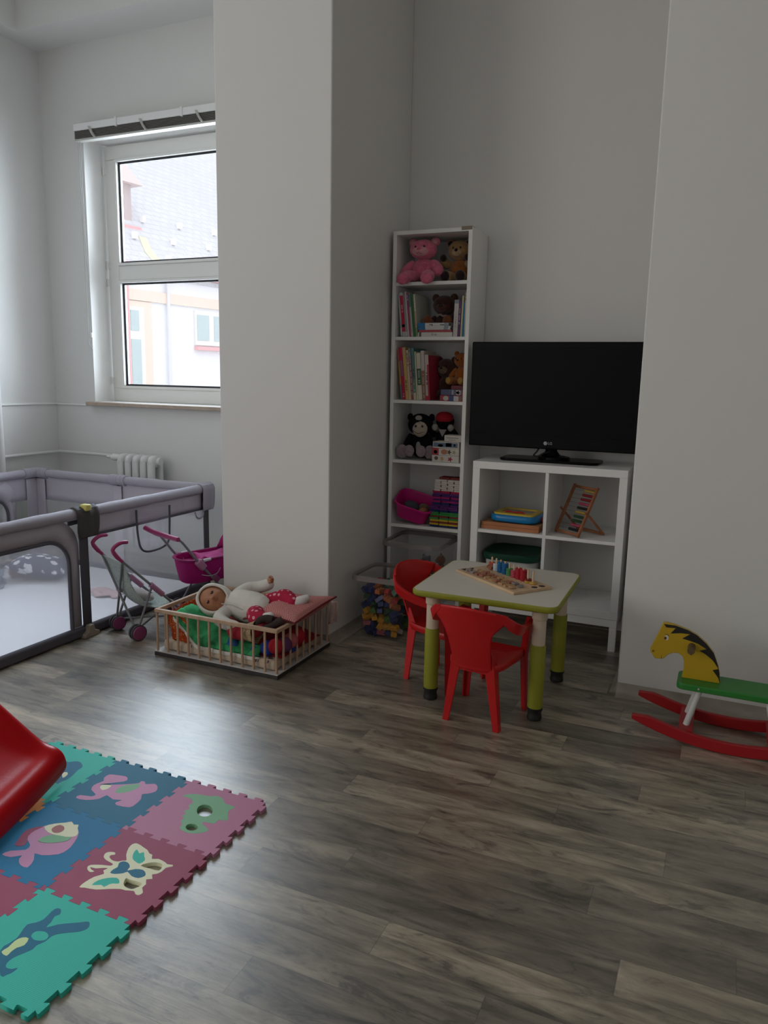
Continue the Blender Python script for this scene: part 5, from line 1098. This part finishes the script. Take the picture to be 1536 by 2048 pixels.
# ------------------------------------------------------------------ puzzle mats
def curve2d(name, loops, z0, z1, m, parent=None, loc=None):
    cu = bpy.data.curves.new(name, 'CURVE'); cu.dimensions = '2D'; cu.fill_mode = 'BOTH'; cu.extrude = (z1-z0)/2
    L_ = V(loc or (0, 0, 0))
    for lp in loops:
        sp_ = cu.splines.new('POLY'); sp_.points.add(len(lp)-1); sp_.use_cyclic_u = True
        for p, (x, y) in zip(sp_.points, lp): p.co = (x - L_.x, y - L_.y, 0, 1)
    tmp = bpy.data.objects.new(name + '_outline', cu); COL.objects.link(tmp)
    me = bpy.data.meshes.new_from_object(tmp.evaluated_get(bpy.context.evaluated_depsgraph_get())); bpy.data.objects.remove(tmp, do_unlink=True)
    me.transform(Matrix.Translation((0, 0, (z0+z1)/2 - L_.z))); me.materials.clear(); me.materials.append(m)
    me.name = name; o = bpy.data.objects.new(name, me); COL.objects.link(o)
    if parent is not None: o.parent = parent
    return o
def sm(P, k=3): return [(p.x, p.y) for p in spline([(a, b_, 0) for a, b_ in P], k, True)]
TS, NT = .302, 5
def edge(p, q, out):
    """dovetail tabs along p->q; out=+1 tabs to the right hand side of travel, -1 sockets"""
    p, q = V((*p, 0)), V((*q, 0)); d = (q-p).normalized(); n = V((d.y, -d.x, 0)); L_ = (q-p).length; st = L_/NT; P = []
    P.append(p)
    for i in range(NT):
        c = p + d*(st*(i+.5)); a, h = .0135, .0145
        for u, v in ((-.0105, 0), (-.016, h*.85), (-.0135, h), (.0135, h), (.016, h*.85), (.0105, 0)): P.append(c + d*u + n*v*out)
    return [(v.x, v.y) for v in P]
def shrink(lp, k=.0004):
    c = [sum(a for a, _ in lp)/len(lp), sum(b_ for _, b_ in lp)/len(lp)]
    return [(x + (c[0]-x)*k*6, y + (c[1]-y)*k*6) for x, y in lp]
TH = .0125
def foam(n, c):
    k = 'foam_mat_'+n
    if k in MATS: return MATS[k]
    m = mat(k, tuple(min(.85, x*1.3) for x in c), .62, .4); N = m.node_tree.nodes; L = m.node_tree.links
    geo = N.new('ShaderNodeNewGeometry'); v = N.new('ShaderNodeTexVoronoi'); v.inputs['Scale'].default_value = 260; v.inputs['Randomness'].default_value = .0
    L.new(geo.outputs['Position'], v.inputs['Vector']); u = N.new('ShaderNodeBump'); u.inputs['Strength'].default_value = .6; u.inputs['Distance'].default_value = .0012
    L.new(v.outputs['Distance'], u.inputs['Height']); L.new(u.outputs[0], N['Principled BSDF'].inputs['Normal']); return m
F_teal, F_blue, F_steel, F_mauve, F_pink, F_org = foam('teal', (.03, .40, .32)), foam('blue', (.004, .145, .29)), foam('steel_blue', (.010, .125, .21)), foam('mauve', (.27, .055, .105)), foam('pink', (.42, .17, .27)), foam('orange', (.52, .22, .06))
F_lil, F_grn, F_crm, F_yel = foam('lilac_pink', (.50, .23, .38)), foam('sage_green', (.18, .38, .22)), foam('cream', (.70, .66, .46)), foam('pale_lime', (.5, .62, .3))
def tile(ix, iy, m, label, holes=(), outer=''):
    x1 = -1.218 - ix*.3045; y1 = 1.862 - iy*.3000; x0, y0 = x1-.3045, y1-.3000
    # counter-clockwise; right hand side of travel is outwards
    lp = edge((x0, y0), (x1, y0), -1) + edge((x1, y0), (x1, y1), 1) + edge((x1, y1), (x0, y1), 1) + edge((x0, y1), (x0, y0), -1)
    g = []
    for (x, y) in lp: g.append((x + (.0003 if x < (x0+x1)/2 else -.0003), y + (.0003 if y < (y0+y1)/2 else -.0003)))
    root = thing('puzzle_mat', label, 'foam mat tile', ((x0+x1)/2, (y0+y1)/2, 0), 'foam puzzle mats', world=True)
    curve2d('mat_tile', [g] + [list(h) for h in holes], .0004, TH, m, root, root.location)
    return root
def inlay(root, P, m, holes=(), lift=0.0, nm='inlay'):
    return curve2d(nm, [P] + list(holes), .0005, TH + .0002 + lift, m, root, root.location)
P_head = [(-0.157, 0.429), (-0.175, 0.376), (-0.196, 0.320), (-0.194, 0.305), (-0.177, 0.281), (-0.147, 0.284), (-0.130, 0.305), (-0.112, 0.315), (-0.093, 0.316), (-0.078, 0.306), (-0.072, 0.289), (-0.071, 0.254), (-0.075, 0.212), (-0.007, 0.215), (0.060, 0.219), (0.057, 0.260), (0.048, 0.291), (0.029, 0.338), (0.001, 0.370), (-0.034, 0.397), (-0.068, 0.412), (-0.110, 0.424), (-0.136, 0.429)]
P_mane = [(-0.154, 0.424), (-0.113, 0.424), (-0.068, 0.413), (-0.034, 0.398), (0.001, 0.370), (0.029, 0.338), (0.048, 0.292), (0.056, 0.260), (0.060, 0.219), (0.053, 0.243), (0.031, 0.271), (0.051, 0.279), (0.028, 0.309), (0.001, 0.329), (-0.022, 0.339), (0.003, 0.349), (-0.028, 0.365), (-0.057, 0.372), (-0.085, 0.377), (-0.059, 0.398), (-0.092, 0.397), (-0.128, 0.390), (-0.111, 0.414), (-0.145, 0.412)]
P_eleph2 = [(-1.762, 1.718), (-1.731, 1.730), (-1.686, 1.756), (-1.653, 1.779), (-1.654, 1.793), (-1.640, 1.795), (-1.628, 1.785), (-1.603, 1.799), (-1.582, 1.788), (-1.569, 1.764), (-1.583, 1.742), (-1.597, 1.732), (-1.581, 1.710), (-1.575, 1.679), (-1.580, 1.657), (-1.624, 1.649), (-1.637, 1.660), (-1.629, 1.679), (-1.658, 1.669), (-1.693, 1.679), (-1.698, 1.653), (-1.731, 1.629), (-1.768, 1.625), (-1.768, 1.643), (-1.731, 1.652), (-1.728, 1.668), (-1.761, 1.682), (-1.774, 1.707), (-1.768, 1.728), (-1.766, 1.742), (-1.778, 1.755), (-1.778, 1.779), (-1.754, 1.787), (-1.721, 1.794), (-1.705, 1.785), (-1.703, 1.766)]
P_eleph_eye = [(-1.748, 1.707), (-1.749, 1.725), (-1.733, 1.733), (-1.720, 1.727), (-1.718, 1.709), (-1.728, 1.696)]
P_body = [(-1.686, 1.710), (-1.690, 1.736), (-1.673, 1.759), (-1.646, 1.776), (-1.636, 1.760), (-1.641, 1.732), (-1.661, 1.708), (-1.676, 1.703)]
P_cat = [(-1.477, 1.781), (-1.458, 1.802), (-1.424, 1.813), (-1.397, 1.816), (-1.379, 1.829), (-1.350, 1.823), (-1.329, 1.804), (-1.288, 1.800), (-1.295, 1.776), (-1.280, 1.750), (-1.268, 1.729), (-1.293, 1.722), (-1.293, 1.699), (-1.325, 1.694), (-1.323, 1.682), (-1.289, 1.667), (-1.296, 1.647), (-1.323, 1.630), (-1.348, 1.628), (-1.371, 1.637), (-1.376, 1.656), (-1.393, 1.668), (-1.390, 1.681), (-1.404, 1.690), (-1.403, 1.706), (-1.418, 1.716), (-1.409, 1.731), (-1.425, 1.746), (-1.421, 1.760), (-1.440, 1.779)]
P_catH1 = [(-1.339, 1.754), (-1.333, 1.742), (-1.332, 1.730), (-1.337, 1.720), (-1.347, 1.716), (-1.359, 1.716), (-1.372, 1.722), (-1.383, 1.733), (-1.390, 1.746), (-1.391, 1.758), (-1.386, 1.768), (-1.376, 1.772), (-1.363, 1.772), (-1.350, 1.765)]
P_catH2 = [(-1.325, 1.664), (-1.322, 1.657), (-1.323, 1.650), (-1.327, 1.644), (-1.334, 1.640), (-1.343, 1.640), (-1.351, 1.643), (-1.358, 1.648), (-1.361, 1.655), (-1.361, 1.662), (-1.356, 1.668), (-1.349, 1.671), (-1.340, 1.672), (-1.332, 1.669)]
P_fish = [(-1.730, 1.323), (-1.722, 1.345), (-1.689, 1.366), (-1.695, 1.387), (-1.723, 1.402), (-1.752, 1.427), (-1.748, 1.449), (-1.735, 1.471), (-1.716, 1.493), (-1.692, 1.512), (-1.679, 1.524), (-1.661, 1.514), (-1.648, 1.520), (-1.639, 1.507), (-1.619, 1.492), (-1.601, 1.466), (-1.589, 1.438), (-1.584, 1.417), (-1.591, 1.391), (-1.628, 1.368), (-1.653, 1.365), (-1.632, 1.344), (-1.620, 1.312), (-1.649, 1.313), (-1.671, 1.329), (-1.677, 1.344), (-1.698, 1.325)]
P_fishfin = [(-1.734, 1.368), (-1.746, 1.390), (-1.758, 1.414), (-1.763, 1.437), (-1.750, 1.458), (-1.733, 1.469), (-1.740, 1.443), (-1.735, 1.415), (-1.713, 1.392), (-1.712, 1.374)]
P_fishhead = [(-1.731, 1.469), (-1.716, 1.493), (-1.691, 1.511), (-1.677, 1.522), (-1.661, 1.514), (-1.649, 1.520), (-1.639, 1.507), (-1.620, 1.491), (-1.613, 1.474), (-1.631, 1.461), (-1.666, 1.454), (-1.698, 1.453)]
P_fisheye = [(-1.700, 1.467), (-1.704, 1.482), (-1.696, 1.495), (-1.678, 1.493), (-1.666, 1.481), (-1.668, 1.466), (-1.682, 1.459)]
P_fishwing = [(-1.692, 1.412), (-1.690, 1.437), (-1.671, 1.452), (-1.636, 1.459), (-1.619, 1.464), (-1.617, 1.448), (-1.634, 1.430), (-1.664, 1.413)]
P_fly = [(-1.434, 1.313), (-1.436, 1.334), (-1.430, 1.361), (-1.416, 1.381), (-1.428, 1.391), (-1.423, 1.403), (-1.435, 1.400), (-1.453, 1.389), (-1.470, 1.387), (-1.459, 1.380), (-1.447, 1.378), (-1.455, 1.371), (-1.471, 1.377), (-1.479, 1.389), (-1.468, 1.399), (-1.447, 1.408), (-1.425, 1.415), (-1.426, 1.424), (-1.452, 1.428), (-1.470, 1.436), (-1.478, 1.450), (-1.473, 1.460), (-1.457, 1.465), (-1.450, 1.457), (-1.458, 1.451), (-1.455, 1.442), (-1.438, 1.435), (-1.421, 1.437), (-1.412, 1.446), (-1.403, 1.452), (-1.421, 1.470), (-1.437, 1.497), (-1.440, 1.516), (-1.432, 1.524), (-1.415, 1.522), (-1.402, 1.518), (-1.383, 1.513), (-1.367, 1.503), (-1.356, 1.502), (-1.345, 1.487), (-1.328, 1.495), (-1.301, 1.491), (-1.291, 1.487), (-1.276, 1.491), (-1.273, 1.485), (-1.284, 1.473), (-1.284, 1.454), (-1.291, 1.441), (-1.299, 1.434), (-1.286, 1.421), (-1.299, 1.412), (-1.286, 1.397), (-1.286, 1.382), (-1.271, 1.368), (-1.274, 1.355), (-1.285, 1.355), (-1.296, 1.362), (-1.317, 1.355), (-1.333, 1.353), (-1.362, 1.339), (-1.388, 1.324), (-1.420, 1.317)]
P_flyH1 = [(-1.352, 1.450), (-1.343, 1.468), (-1.325, 1.480), (-1.306, 1.482), (-1.296, 1.471), (-1.294, 1.455), (-1.320, 1.452)]
P_flyH2 = [(-1.341, 1.373), (-1.351, 1.393), (-1.338, 1.393), (-1.301, 1.396), (-1.295, 1.387), (-1.299, 1.376), (-1.307, 1.365), (-1.326, 1.365)]
P_flyB = [(-1.405, 1.392), (-1.407, 1.407), (-1.404, 1.419), (-1.413, 1.434), (-1.407, 1.445), (-1.390, 1.445), (-1.374, 1.433), (-1.370, 1.419), (-1.355, 1.433), (-1.334, 1.439), (-1.318, 1.431), (-1.312, 1.421), (-1.322, 1.407), (-1.344, 1.406), (-1.365, 1.415), (-1.372, 1.405), (-1.390, 1.393)]
P_flyT1 = [(-1.403, 1.476), (-1.411, 1.492), (-1.410, 1.502), (-1.393, 1.491), (-1.386, 1.501), (-1.372, 1.487), (-1.358, 1.474), (-1.361, 1.456), (-1.377, 1.458), (-1.392, 1.464)]
P_flyT2 = [(-1.411, 1.333), (-1.410, 1.355), (-1.394, 1.373), (-1.375, 1.383), (-1.361, 1.379), (-1.352, 1.368), (-1.365, 1.362), (-1.372, 1.355), (-1.377, 1.341), (-1.389, 1.344)]
P_gir = [(-1.428, 1.069), (-1.429, 1.092), (-1.427, 1.113), (-1.433, 1.130), (-1.442, 1.156), (-1.429, 1.170), (-1.421, 1.187), (-1.426, 1.217), (-1.422, 1.230), (-1.410, 1.230), (-1.399, 1.217), (-1.405, 1.206), (-1.397, 1.188), (-1.393, 1.169), (-1.376, 1.188), (-1.356, 1.202), (-1.334, 1.216), (-1.319, 1.227), (-1.308, 1.223), (-1.301, 1.208), (-1.311, 1.192), (-1.331, 1.179), (-1.351, 1.164), (-1.358, 1.151), (-1.358, 1.134), (-1.366, 1.117), (-1.364, 1.104), (-1.373, 1.085), (-1.382, 1.067), (-1.382, 1.049), (-1.372, 1.038), (-1.356, 1.041), (-1.348, 1.049), (-1.347, 1.037), (-1.353, 1.024), (-1.365, 1.017)]
P_girE = [(-1.366, 1.151), (-1.362, 1.145), (-1.362, 1.138), (-1.367, 1.133), (-1.375, 1.129), (-1.385, 1.127), (-1.394, 1.129), (-1.402, 1.133), (-1.405, 1.139), (-1.405, 1.146), (-1.401, 1.151), (-1.392, 1.155), (-1.383, 1.157), (-1.373, 1.155)]
P_girB = [(-1.422, 1.067), (-1.420, 1.084), (-1.423, 1.105), (-1.417, 1.120), (-1.401, 1.125), (-1.392, 1.105), (-1.401, 1.091), (-1.402, 1.076), (-1.401, 1.063)]
P_bird = [(-2.015, 1.770), (-2.008, 1.789), (-1.984, 1.785), (-1.963, 1.781), (-1.949, 1.793), (-1.933, 1.799), (-1.915, 1.793), (-1.895, 1.777), (-1.893, 1.756), (-1.885, 1.732), (-1.878, 1.700), (-1.884, 1.677), (-1.899, 1.663)]
P_birdw = [(-1.925, 1.719), (-1.913, 1.729), (-1.900, 1.717), (-1.897, 1.701), (-1.901, 1.697)]

cat_ = sm(P_cat, 2); h1 = sm(P_catH1, 2); h2 = sm(P_catH2, 2)
t = tile(0, 0, F_pink, 'pink foam mat tile with a green animal cut-out and two round holes', (cat_,)); inlay(t, shrink(cat_), F_grn, (h1, h2))
el = sm(P_eleph2, 2); ee = sm(P_eleph_eye); eb = sm(P_body)
t = tile(1, 0, F_steel, 'steel blue foam mat tile with a pink elephant inlay', (el,)); i_ = inlay(t, shrink(el), F_lil, (ee, eb)); curve2d('ear_piece', [shrink(ee)], .0005, TH+.0002, F_crm, i_, t.location); curve2d('back_piece', [shrink(eb)], .0005, TH+.0002, F_grn, i_, t.location)
bd_ = sm(P_bird, 2); bw = sm(P_birdw, 2)
t = tile(2, 0, F_teal, 'teal foam mat tile with a dark blue bird inlay half under the slide', (bd_,)); i_ = inlay(t, shrink(bd_), F_steel, (bw,)); curve2d('wing_piece', [shrink(bw)], .0005, TH+.0002, F_crm, i_, t.location)
fly = sm(P_fly, 2); f1 = sm(P_flyH1, 2); f2 = sm(P_flyH2, 2); f3, f4, f5 = sm(P_flyB, 2), sm(P_flyT1, 2), sm(P_flyT2, 2)
t = tile(0, 1, F_mauve, 'dark mauve foam mat tile with a cream butterfly inlay', (fly,)); i_ = inlay(t, shrink(fly), F_crm, (f1, f2, f3, f4, f5)); curve2d('body_piece', [shrink(f3)], .0005, TH+.0002, F_steel, i_, t.location)
curve2d('wing_piece', [shrink(f4)], .0005, TH+.0002, F_teal, i_, t.location); curve2d('wing_piece', [shrink(f5)], .0005, TH+.0002, F_teal, i_, t.location)
fs = sm(P_fish, 2); fh, fe, fw_, ff = sm(P_fishhead, 2), sm(P_fisheye, 2), sm(P_fishwing, 2), sm(P_fishfin, 2)
t = tile(1, 1, F_blue, 'bright blue foam mat tile with a pink fish inlay', (fs,)); i_ = inlay(t, shrink(fs), F_lil); curve2d('fin_piece', [ff], .0005, TH+.0004, F_mauve, i_, t.location); h_ = curve2d('head_piece', [fh], .0005, TH+.0006, F_crm, i_, t.location); curve2d('eye_piece', [fe], .0005, TH+.0009, foam('rosewood', (.33, .12, .12)), i_, t.location); curve2d('wing_piece', [fw_], .0005, TH+.0009, F_grn, i_, t.location)
tile(2, 1, F_org, 'orange foam mat tile mostly hidden under the red slide')
gr = sm(P_gir, 2); ge, gb = sm(P_girE, 2), sm(P_girB, 2)
t = tile(0, 2, F_teal, 'teal foam mat tile with a dark blue giraffe inlay at the near corner', (gr,)); i_ = inlay(t, shrink(gr), F_steel, (ge, gb)); curve2d('eye_piece', [shrink(ge)], .0005, TH+.0002, F_teal, i_, t.location); curve2d('back_piece', [shrink(gb)], .0005, TH+.0002, F_yel, i_, t.location)
tile(1, 2, F_mauve, 'plain dark mauve foam mat tile at the left of the teal giraffe one')

# ------------------------------------------------------------------ red slide
M_sl = mat('red_slide_plastic', (.50, .006, .010), .28, .12, bump=.05, bs=150)
SLr = R(180 + 19)
sl_ = thing('slide', 'red plastic toddler slide whose curved end rests on the foam mats', 'slide', (-1.905, 1.695, 0.0), None, (0, 0, SLr), world=False)
# own axes: x back up the slope, y across from the far rim (0) to the near one
Wd_ = .47; rings = []
prof = [(-.012, .030, .0, .012), (-.022, .060, .0, .016), (-.012, .100, .004, .03), (.018, .114, .010, .04), (.05, .112, .018, .04), (.10, .140, .036, .05), (.20, .205, .065, .055), (.34, .312, .085, .06), (.55, .455, .09, .06), (.80, .605, .09, .06), (1.02, .70, .09, .06), (1.16, .715, .09, .06)]
for x, fz, rim, thk in prof:
    y0, y1 = 0, Wd_; e = .028
    rings.append([(x, y0, fz-thk), (x, y0-.006, fz + rim*.4), (x, y0-.004, fz+rim), (x, y0+e*.6, fz+rim+.004), (x, y0+e*1.3, fz+rim*.75), (x, y0+e*2.2, fz+rim*.12), (x, y0+e*4, fz-.002), (x, (y0+y1)/2, fz-.004),
                  (x, y1-e*4, fz-.002), (x, y1-e*2.2, fz+rim*.12), (x, y1-e*1.3, fz+rim*.75), (x, y1-e*.6, fz+rim+.004), (x, y1+.004, fz+rim), (x, y1+.006, fz+rim*.4), (x, y1, fz-thk)])
obj('chute', MB().loft(rings), M_sl, sl_, smooth=80, sub=2)
for y in (.06, Wd_-.06): obj('lip_foot', MB().box(.03, .09, y-.02, y+.02, TH+.0012, .07), M_sl, sl_, bevel=.006)
for y in (.03, Wd_-.03): obj('ladder_side', MB().tube([(1.34, y, 0), (1.12, y, .70)], .024, 12), mat('blue_slide_plastic', (.01, .07, .32), .4), sl_)
for i in range(3): obj('ladder_rung', MB().tube([(1.285 - i*.062, .03, .175 + i*.2), (1.285 - i*.062, Wd_-.03, .175 + i*.2)], .018, 12), mat('blue_slide_plastic', (.01, .07, .32), .4), sl_)

# ------------------------------------------------------------------ rocking horse
rh = thing('rocking_horse', 'wooden rocking horse with yellow head, green seat and red rockers by the right pillar', 'rocking horse', (.08, 3.01, 0))
M_rr = mat('red_painted_wood', (.36, .006, .010), .4, .45); M_gw = mat('green_painted_wood', (.025, .20, .03), .4, .45); M_yw = mat('yellow_painted_wood', (.50, .32, .010), .4, .45); M_ww = mat('white_painted_wood', (.62, .62, .60), .4, .4)
for y in (2.885, 3.125):
    up_, lo_ = [], []
    for i in range(25):
        x = -.235 + .69*i/24; z = (x-.11)**2/(2*.85); k = min(1, (i+.001)/2.2, (24-i+.001)/2.2)
        lo_.append((x, max(.0005, z))); up_.append((x, z + .018 + .025*k))
    obj('rocker', MB().prism(lo_ + up_[::-1], 'y', y, y+.022), M_rr, rh, bevel=.003)
for x, s_ in ((-.043, 1), (.262, -1)):
    obj('cross_bar', MB().box(x-.026, x+.026, 2.907, 3.125, .040, .058), M_rr, rh, bevel=.003)
    for y in (2.955, 3.075): obj('strut', MB().tube([(x, y, .057), (x + s_*.036, y + (.012 if y < 3 else -.012), .199)], .0115, 14), M_ww, rh)
obj('seat_board', MB().prism(rrect(.55, .15, .025, 5, .186, 3.015), 'z', .198, .222), M_gw, rh, bevel=.004)
for x in (-.010, .226): obj('bolt', MB().ell((x, 2.9385, .211), (.0045, .003, .0045), n=12, m=6), mat('steel_bolt', (.5, .5, .52), .3, metal=.9), rh)
hp_ = [(a, c) for a, c in P_head]; hz0 = .222
hp_ = [(a, max(hz0, c)) for a, c in hp_]
hd = obj('head_board', MB().prism(hp_, 'y', 3.005, 3.027), M_yw, rh, bevel=.002)
M_bp2 = mat('black_paint', (.010, .008, .007), .45)
def paint(nm, pts, m, y=3.0045, t=.0008):
    b = MB(); b.prism(pts, 'y', y, y+t); o = obj(nm, b, m, hd, smooth=0); return o
paint('mane', [(a, max(hz0, c)) for a, c in P_mane], M_bp2)
ov2 = lambda cx, cz, rx, rz, n=16: [(cx + rx*math.cos(2*math.pi*i/n), cz + rz*math.sin(2*math.pi*i/n)) for i in range(n)]
paint('eye', ov2(-.141, .371, .0078, .0100), mat('white_paint', (.62, .6, .56), .5)); paint('pupil', ov2(-.1448, .369, .0048, .0060), mat('maroon_paint', (.10, .015, .01), .4), 3.004)
obj('eyebrow', MB().tube(spline([(-.147, 3.0045, .383), (-.139, 3.0045, .386), (-.133, 3.0045, .378)], 4), .0007, 6), M_bp2, hd)
b = MB(); b.tube([(-.184 + .0032*math.cos(a), 3.0045, .3104 + .0032*math.sin(a)) for a in [k*math.pi/8 for k in range(16)]], .0009, 6, closed=True); obj('nostril', b, mat('maroon_paint', (.10, .015, .01), .4), hd)
obj('mouth', MB().tube(spline([(-.155, 3.0045, .296), (-.1535, 3.0045, .290), (-.1545, 3.0045, .284)], 4), .0008, 6), M_bp2, hd)
obj('handle', MB().tube([(-.049, 2.945, .352), (-.049, 3.087, .352)], .0135, 16), mat('dark_bare_wood', (.11, .07, .03), .5), rh)
paint('handle_slot', ov2(-.049, .338, .009, .022), mat('dark_recess', (.03, .022, .018), .8))

# ------------------------------------------------------------------ clear bins with bricks
M_clear = glassy('clear_bin_plastic', refl=.05, haze=.05, hazecol='#b9b0ae', rough=.12); M_rim = glassy('clear_rim_plastic', refl=.10, haze=.6, hazecol='#b0a8a6', rough=.2)
def bin_(name, label, cx, cy, w0, d0, w1, d1, z0, z1, shelf=False):
    t = thing(name, label, 'storage bin', (cx, cy, z0)); r_ = .035
    rings = [[(cx + a, cy + c, z) for a, c in rrect(w0 + (w1-w0)*f, d0 + (d1-d0)*f, r_, 5)] for f, z in ((0, z0+.0012), (.02, z0+.004), (.5, (z0+z1)/2), (1, z1-.012))]
    b = MB(); b.loft(rings, cap=False); b._f([v for v in [b.bm.verts.new(p) for p in rings[0]]]); obj('body', b, M_clear, t)
    R2 = [[(cx + a, cy + c, z) for a, c in rrect(w1 + e, d1 + e, r_ + e/2, 5)] for e, z in ((0, z1-.012), (.022, z1-.014), (.028, z1-.026), (.034, z1-.026), (.030, z1-.004), (.02, z1), (0, z1-.003))]
    obj('rim', MB().loft(R2, cap=False), M_rim, t)
    return t
bin_('brick_bin', 'clear plastic bin full of coloured toy bricks on the floor by the left pillar', -1.553, 3.552, .215, .235, .262, .295, 0, .335)
bin_('toy_bin', 'clear plastic bin with soft toys in the bottom of the bookcase behind the brick bin', -1.52, 3.93, .28, .285, .315, .325, SH[5], .445)
BC = {'dark blue': (.012, .03, .13), 'dark green': (.015, .075, .035), 'green': (.10, .20, .05), 'yellow orange': (.62, .30, .03), 'red': (.36, .03, .03), 'orange brown': (.42, .13, .04), 'rose pink': (.40, .08, .11), 'white': (.55, .50, .48), 'teal blue': (.01, .09, .13)}
order = ['dark blue', 'teal blue', 'dark blue', 'rose pink', 'green', 'red', 'dark green', 'yellow orange', 'dark blue', 'dark green', 'dark green', 'orange brown', 'white', 'dark green', 'dark blue', 'yellow orange', 'rose pink', 'dark blue', 'orange brown', 'green', 'white', 'red', 'dark blue', 'green', 'dark blue', 'yellow orange', 'red', 'orange brown', 'dark green', 'dark blue', 'orange brown', 'dark blue', 'yellow orange']
bp = {}
def brick(c, k, loc, rot):
    key = (c, k)
    if key not in bp:
        b = MB(); L_, W2, H2 = ((.056, .029, .021), (.030, .029, .026), (.044, .029, .028))[k]
        b.box(-L_/2, L_/2, -W2/2, W2/2, -H2/2, H2/2)
        for i in range((3, 1, 2)[k]):
            for j in ((-.0075, .0075) if k == 0 else (0,)):
                x = (i - ((3, 1, 2)[k]-1)/2)*.018; rr = .0058 if k == 0 else .0085
                b.lathe([(rr, H2/2-.0005), (rr, H2/2+.004), (.0003, H2/2+.004)], (x, j, 0), 10)
        bp[key] = o = obj('toy_brick', b, mat('brick_'+c.replace(' ', '_'), BC[c], .35, .45), None, bevel=.0008)
    else: o = bp[key].copy(); COL.objects.link(o)
    o.location = loc; o.rotation_euler = rot
    tag(o, '%s toy brick in the clear bin on the floor' % c, 'toy brick', c + ' bricks in the clear floor bin')
rnd = random.Random(11); n_ = 0
for lz in range(7):
    zc = .026 + lz*.037; f = zc/.32; w_, d_ = .215 + .047*f - .04, .235 + .06*f - .04
    for ly in range(4):
        if ly == 2 and lz < 4: continue
        for lx in range(5):
            x = -1.553 - w_/2 + w_*(lx+.5)/5 + rnd.uniform(-.003, .003); y = 3.552 - d_/2 + d_*(ly+.5)/4 + rnd.uniform(-.003, .003)
            k = rnd.choice((0, 0, 1, 2)); c = rnd.choice(order) if ly else order[(n_*5 + lx*3 + lz*7) % len(order)]; n_ += 1
            brick(c, k, (x, y, zc + rnd.uniform(-.003, .003)), (rnd.uniform(-.7, .7), rnd.uniform(-.7, .7), rnd.uniform(0, 3.1)))
zb = SH[5]
single('cloth_bundle', MB().ell((-1.52, 3.92, zb+.085), (.115, .11, .075), e=.8), mat('dark_plum_cloth', (.10, .045, .06), .9, bump=.6, bs=30), 'dark plum cloth bundle in the clear bin in the bookcase', 'cloth', loc=(-1.52, 3.92, zb+.01))
plush('plush_horse', 'small grey plush animal on top of the toys in the bookcase bin', 'soft toy', (-1.46, 3.87, zb+.165), .13, fur('slate_fur', (.10, .10, .12)), fur('pale_grey_fur', (.4, .38, .38)), M_blackeye, R(-30))
plush('plush_dog', 'small brown plush animal in the right half of the bookcase bin', 'soft toy', (-1.41, 3.98, zb+.15), .13, fur('rust_brown_fur', (.24, .09, .05)), fur('rust_brown_fur', (.24, .09, .05)), M_blackeye, R(-60))
# a crumb on the floor
single('crumb', MB().ell((-.31, 1.372, .004), (.005, .004, .004), n=10, m=6), mat('white_crumb', (.7, .68, .62), .8), 'tiny white crumb on the bare floor in the foreground', 'crumb', loc=(-.31, 1.372, 0))
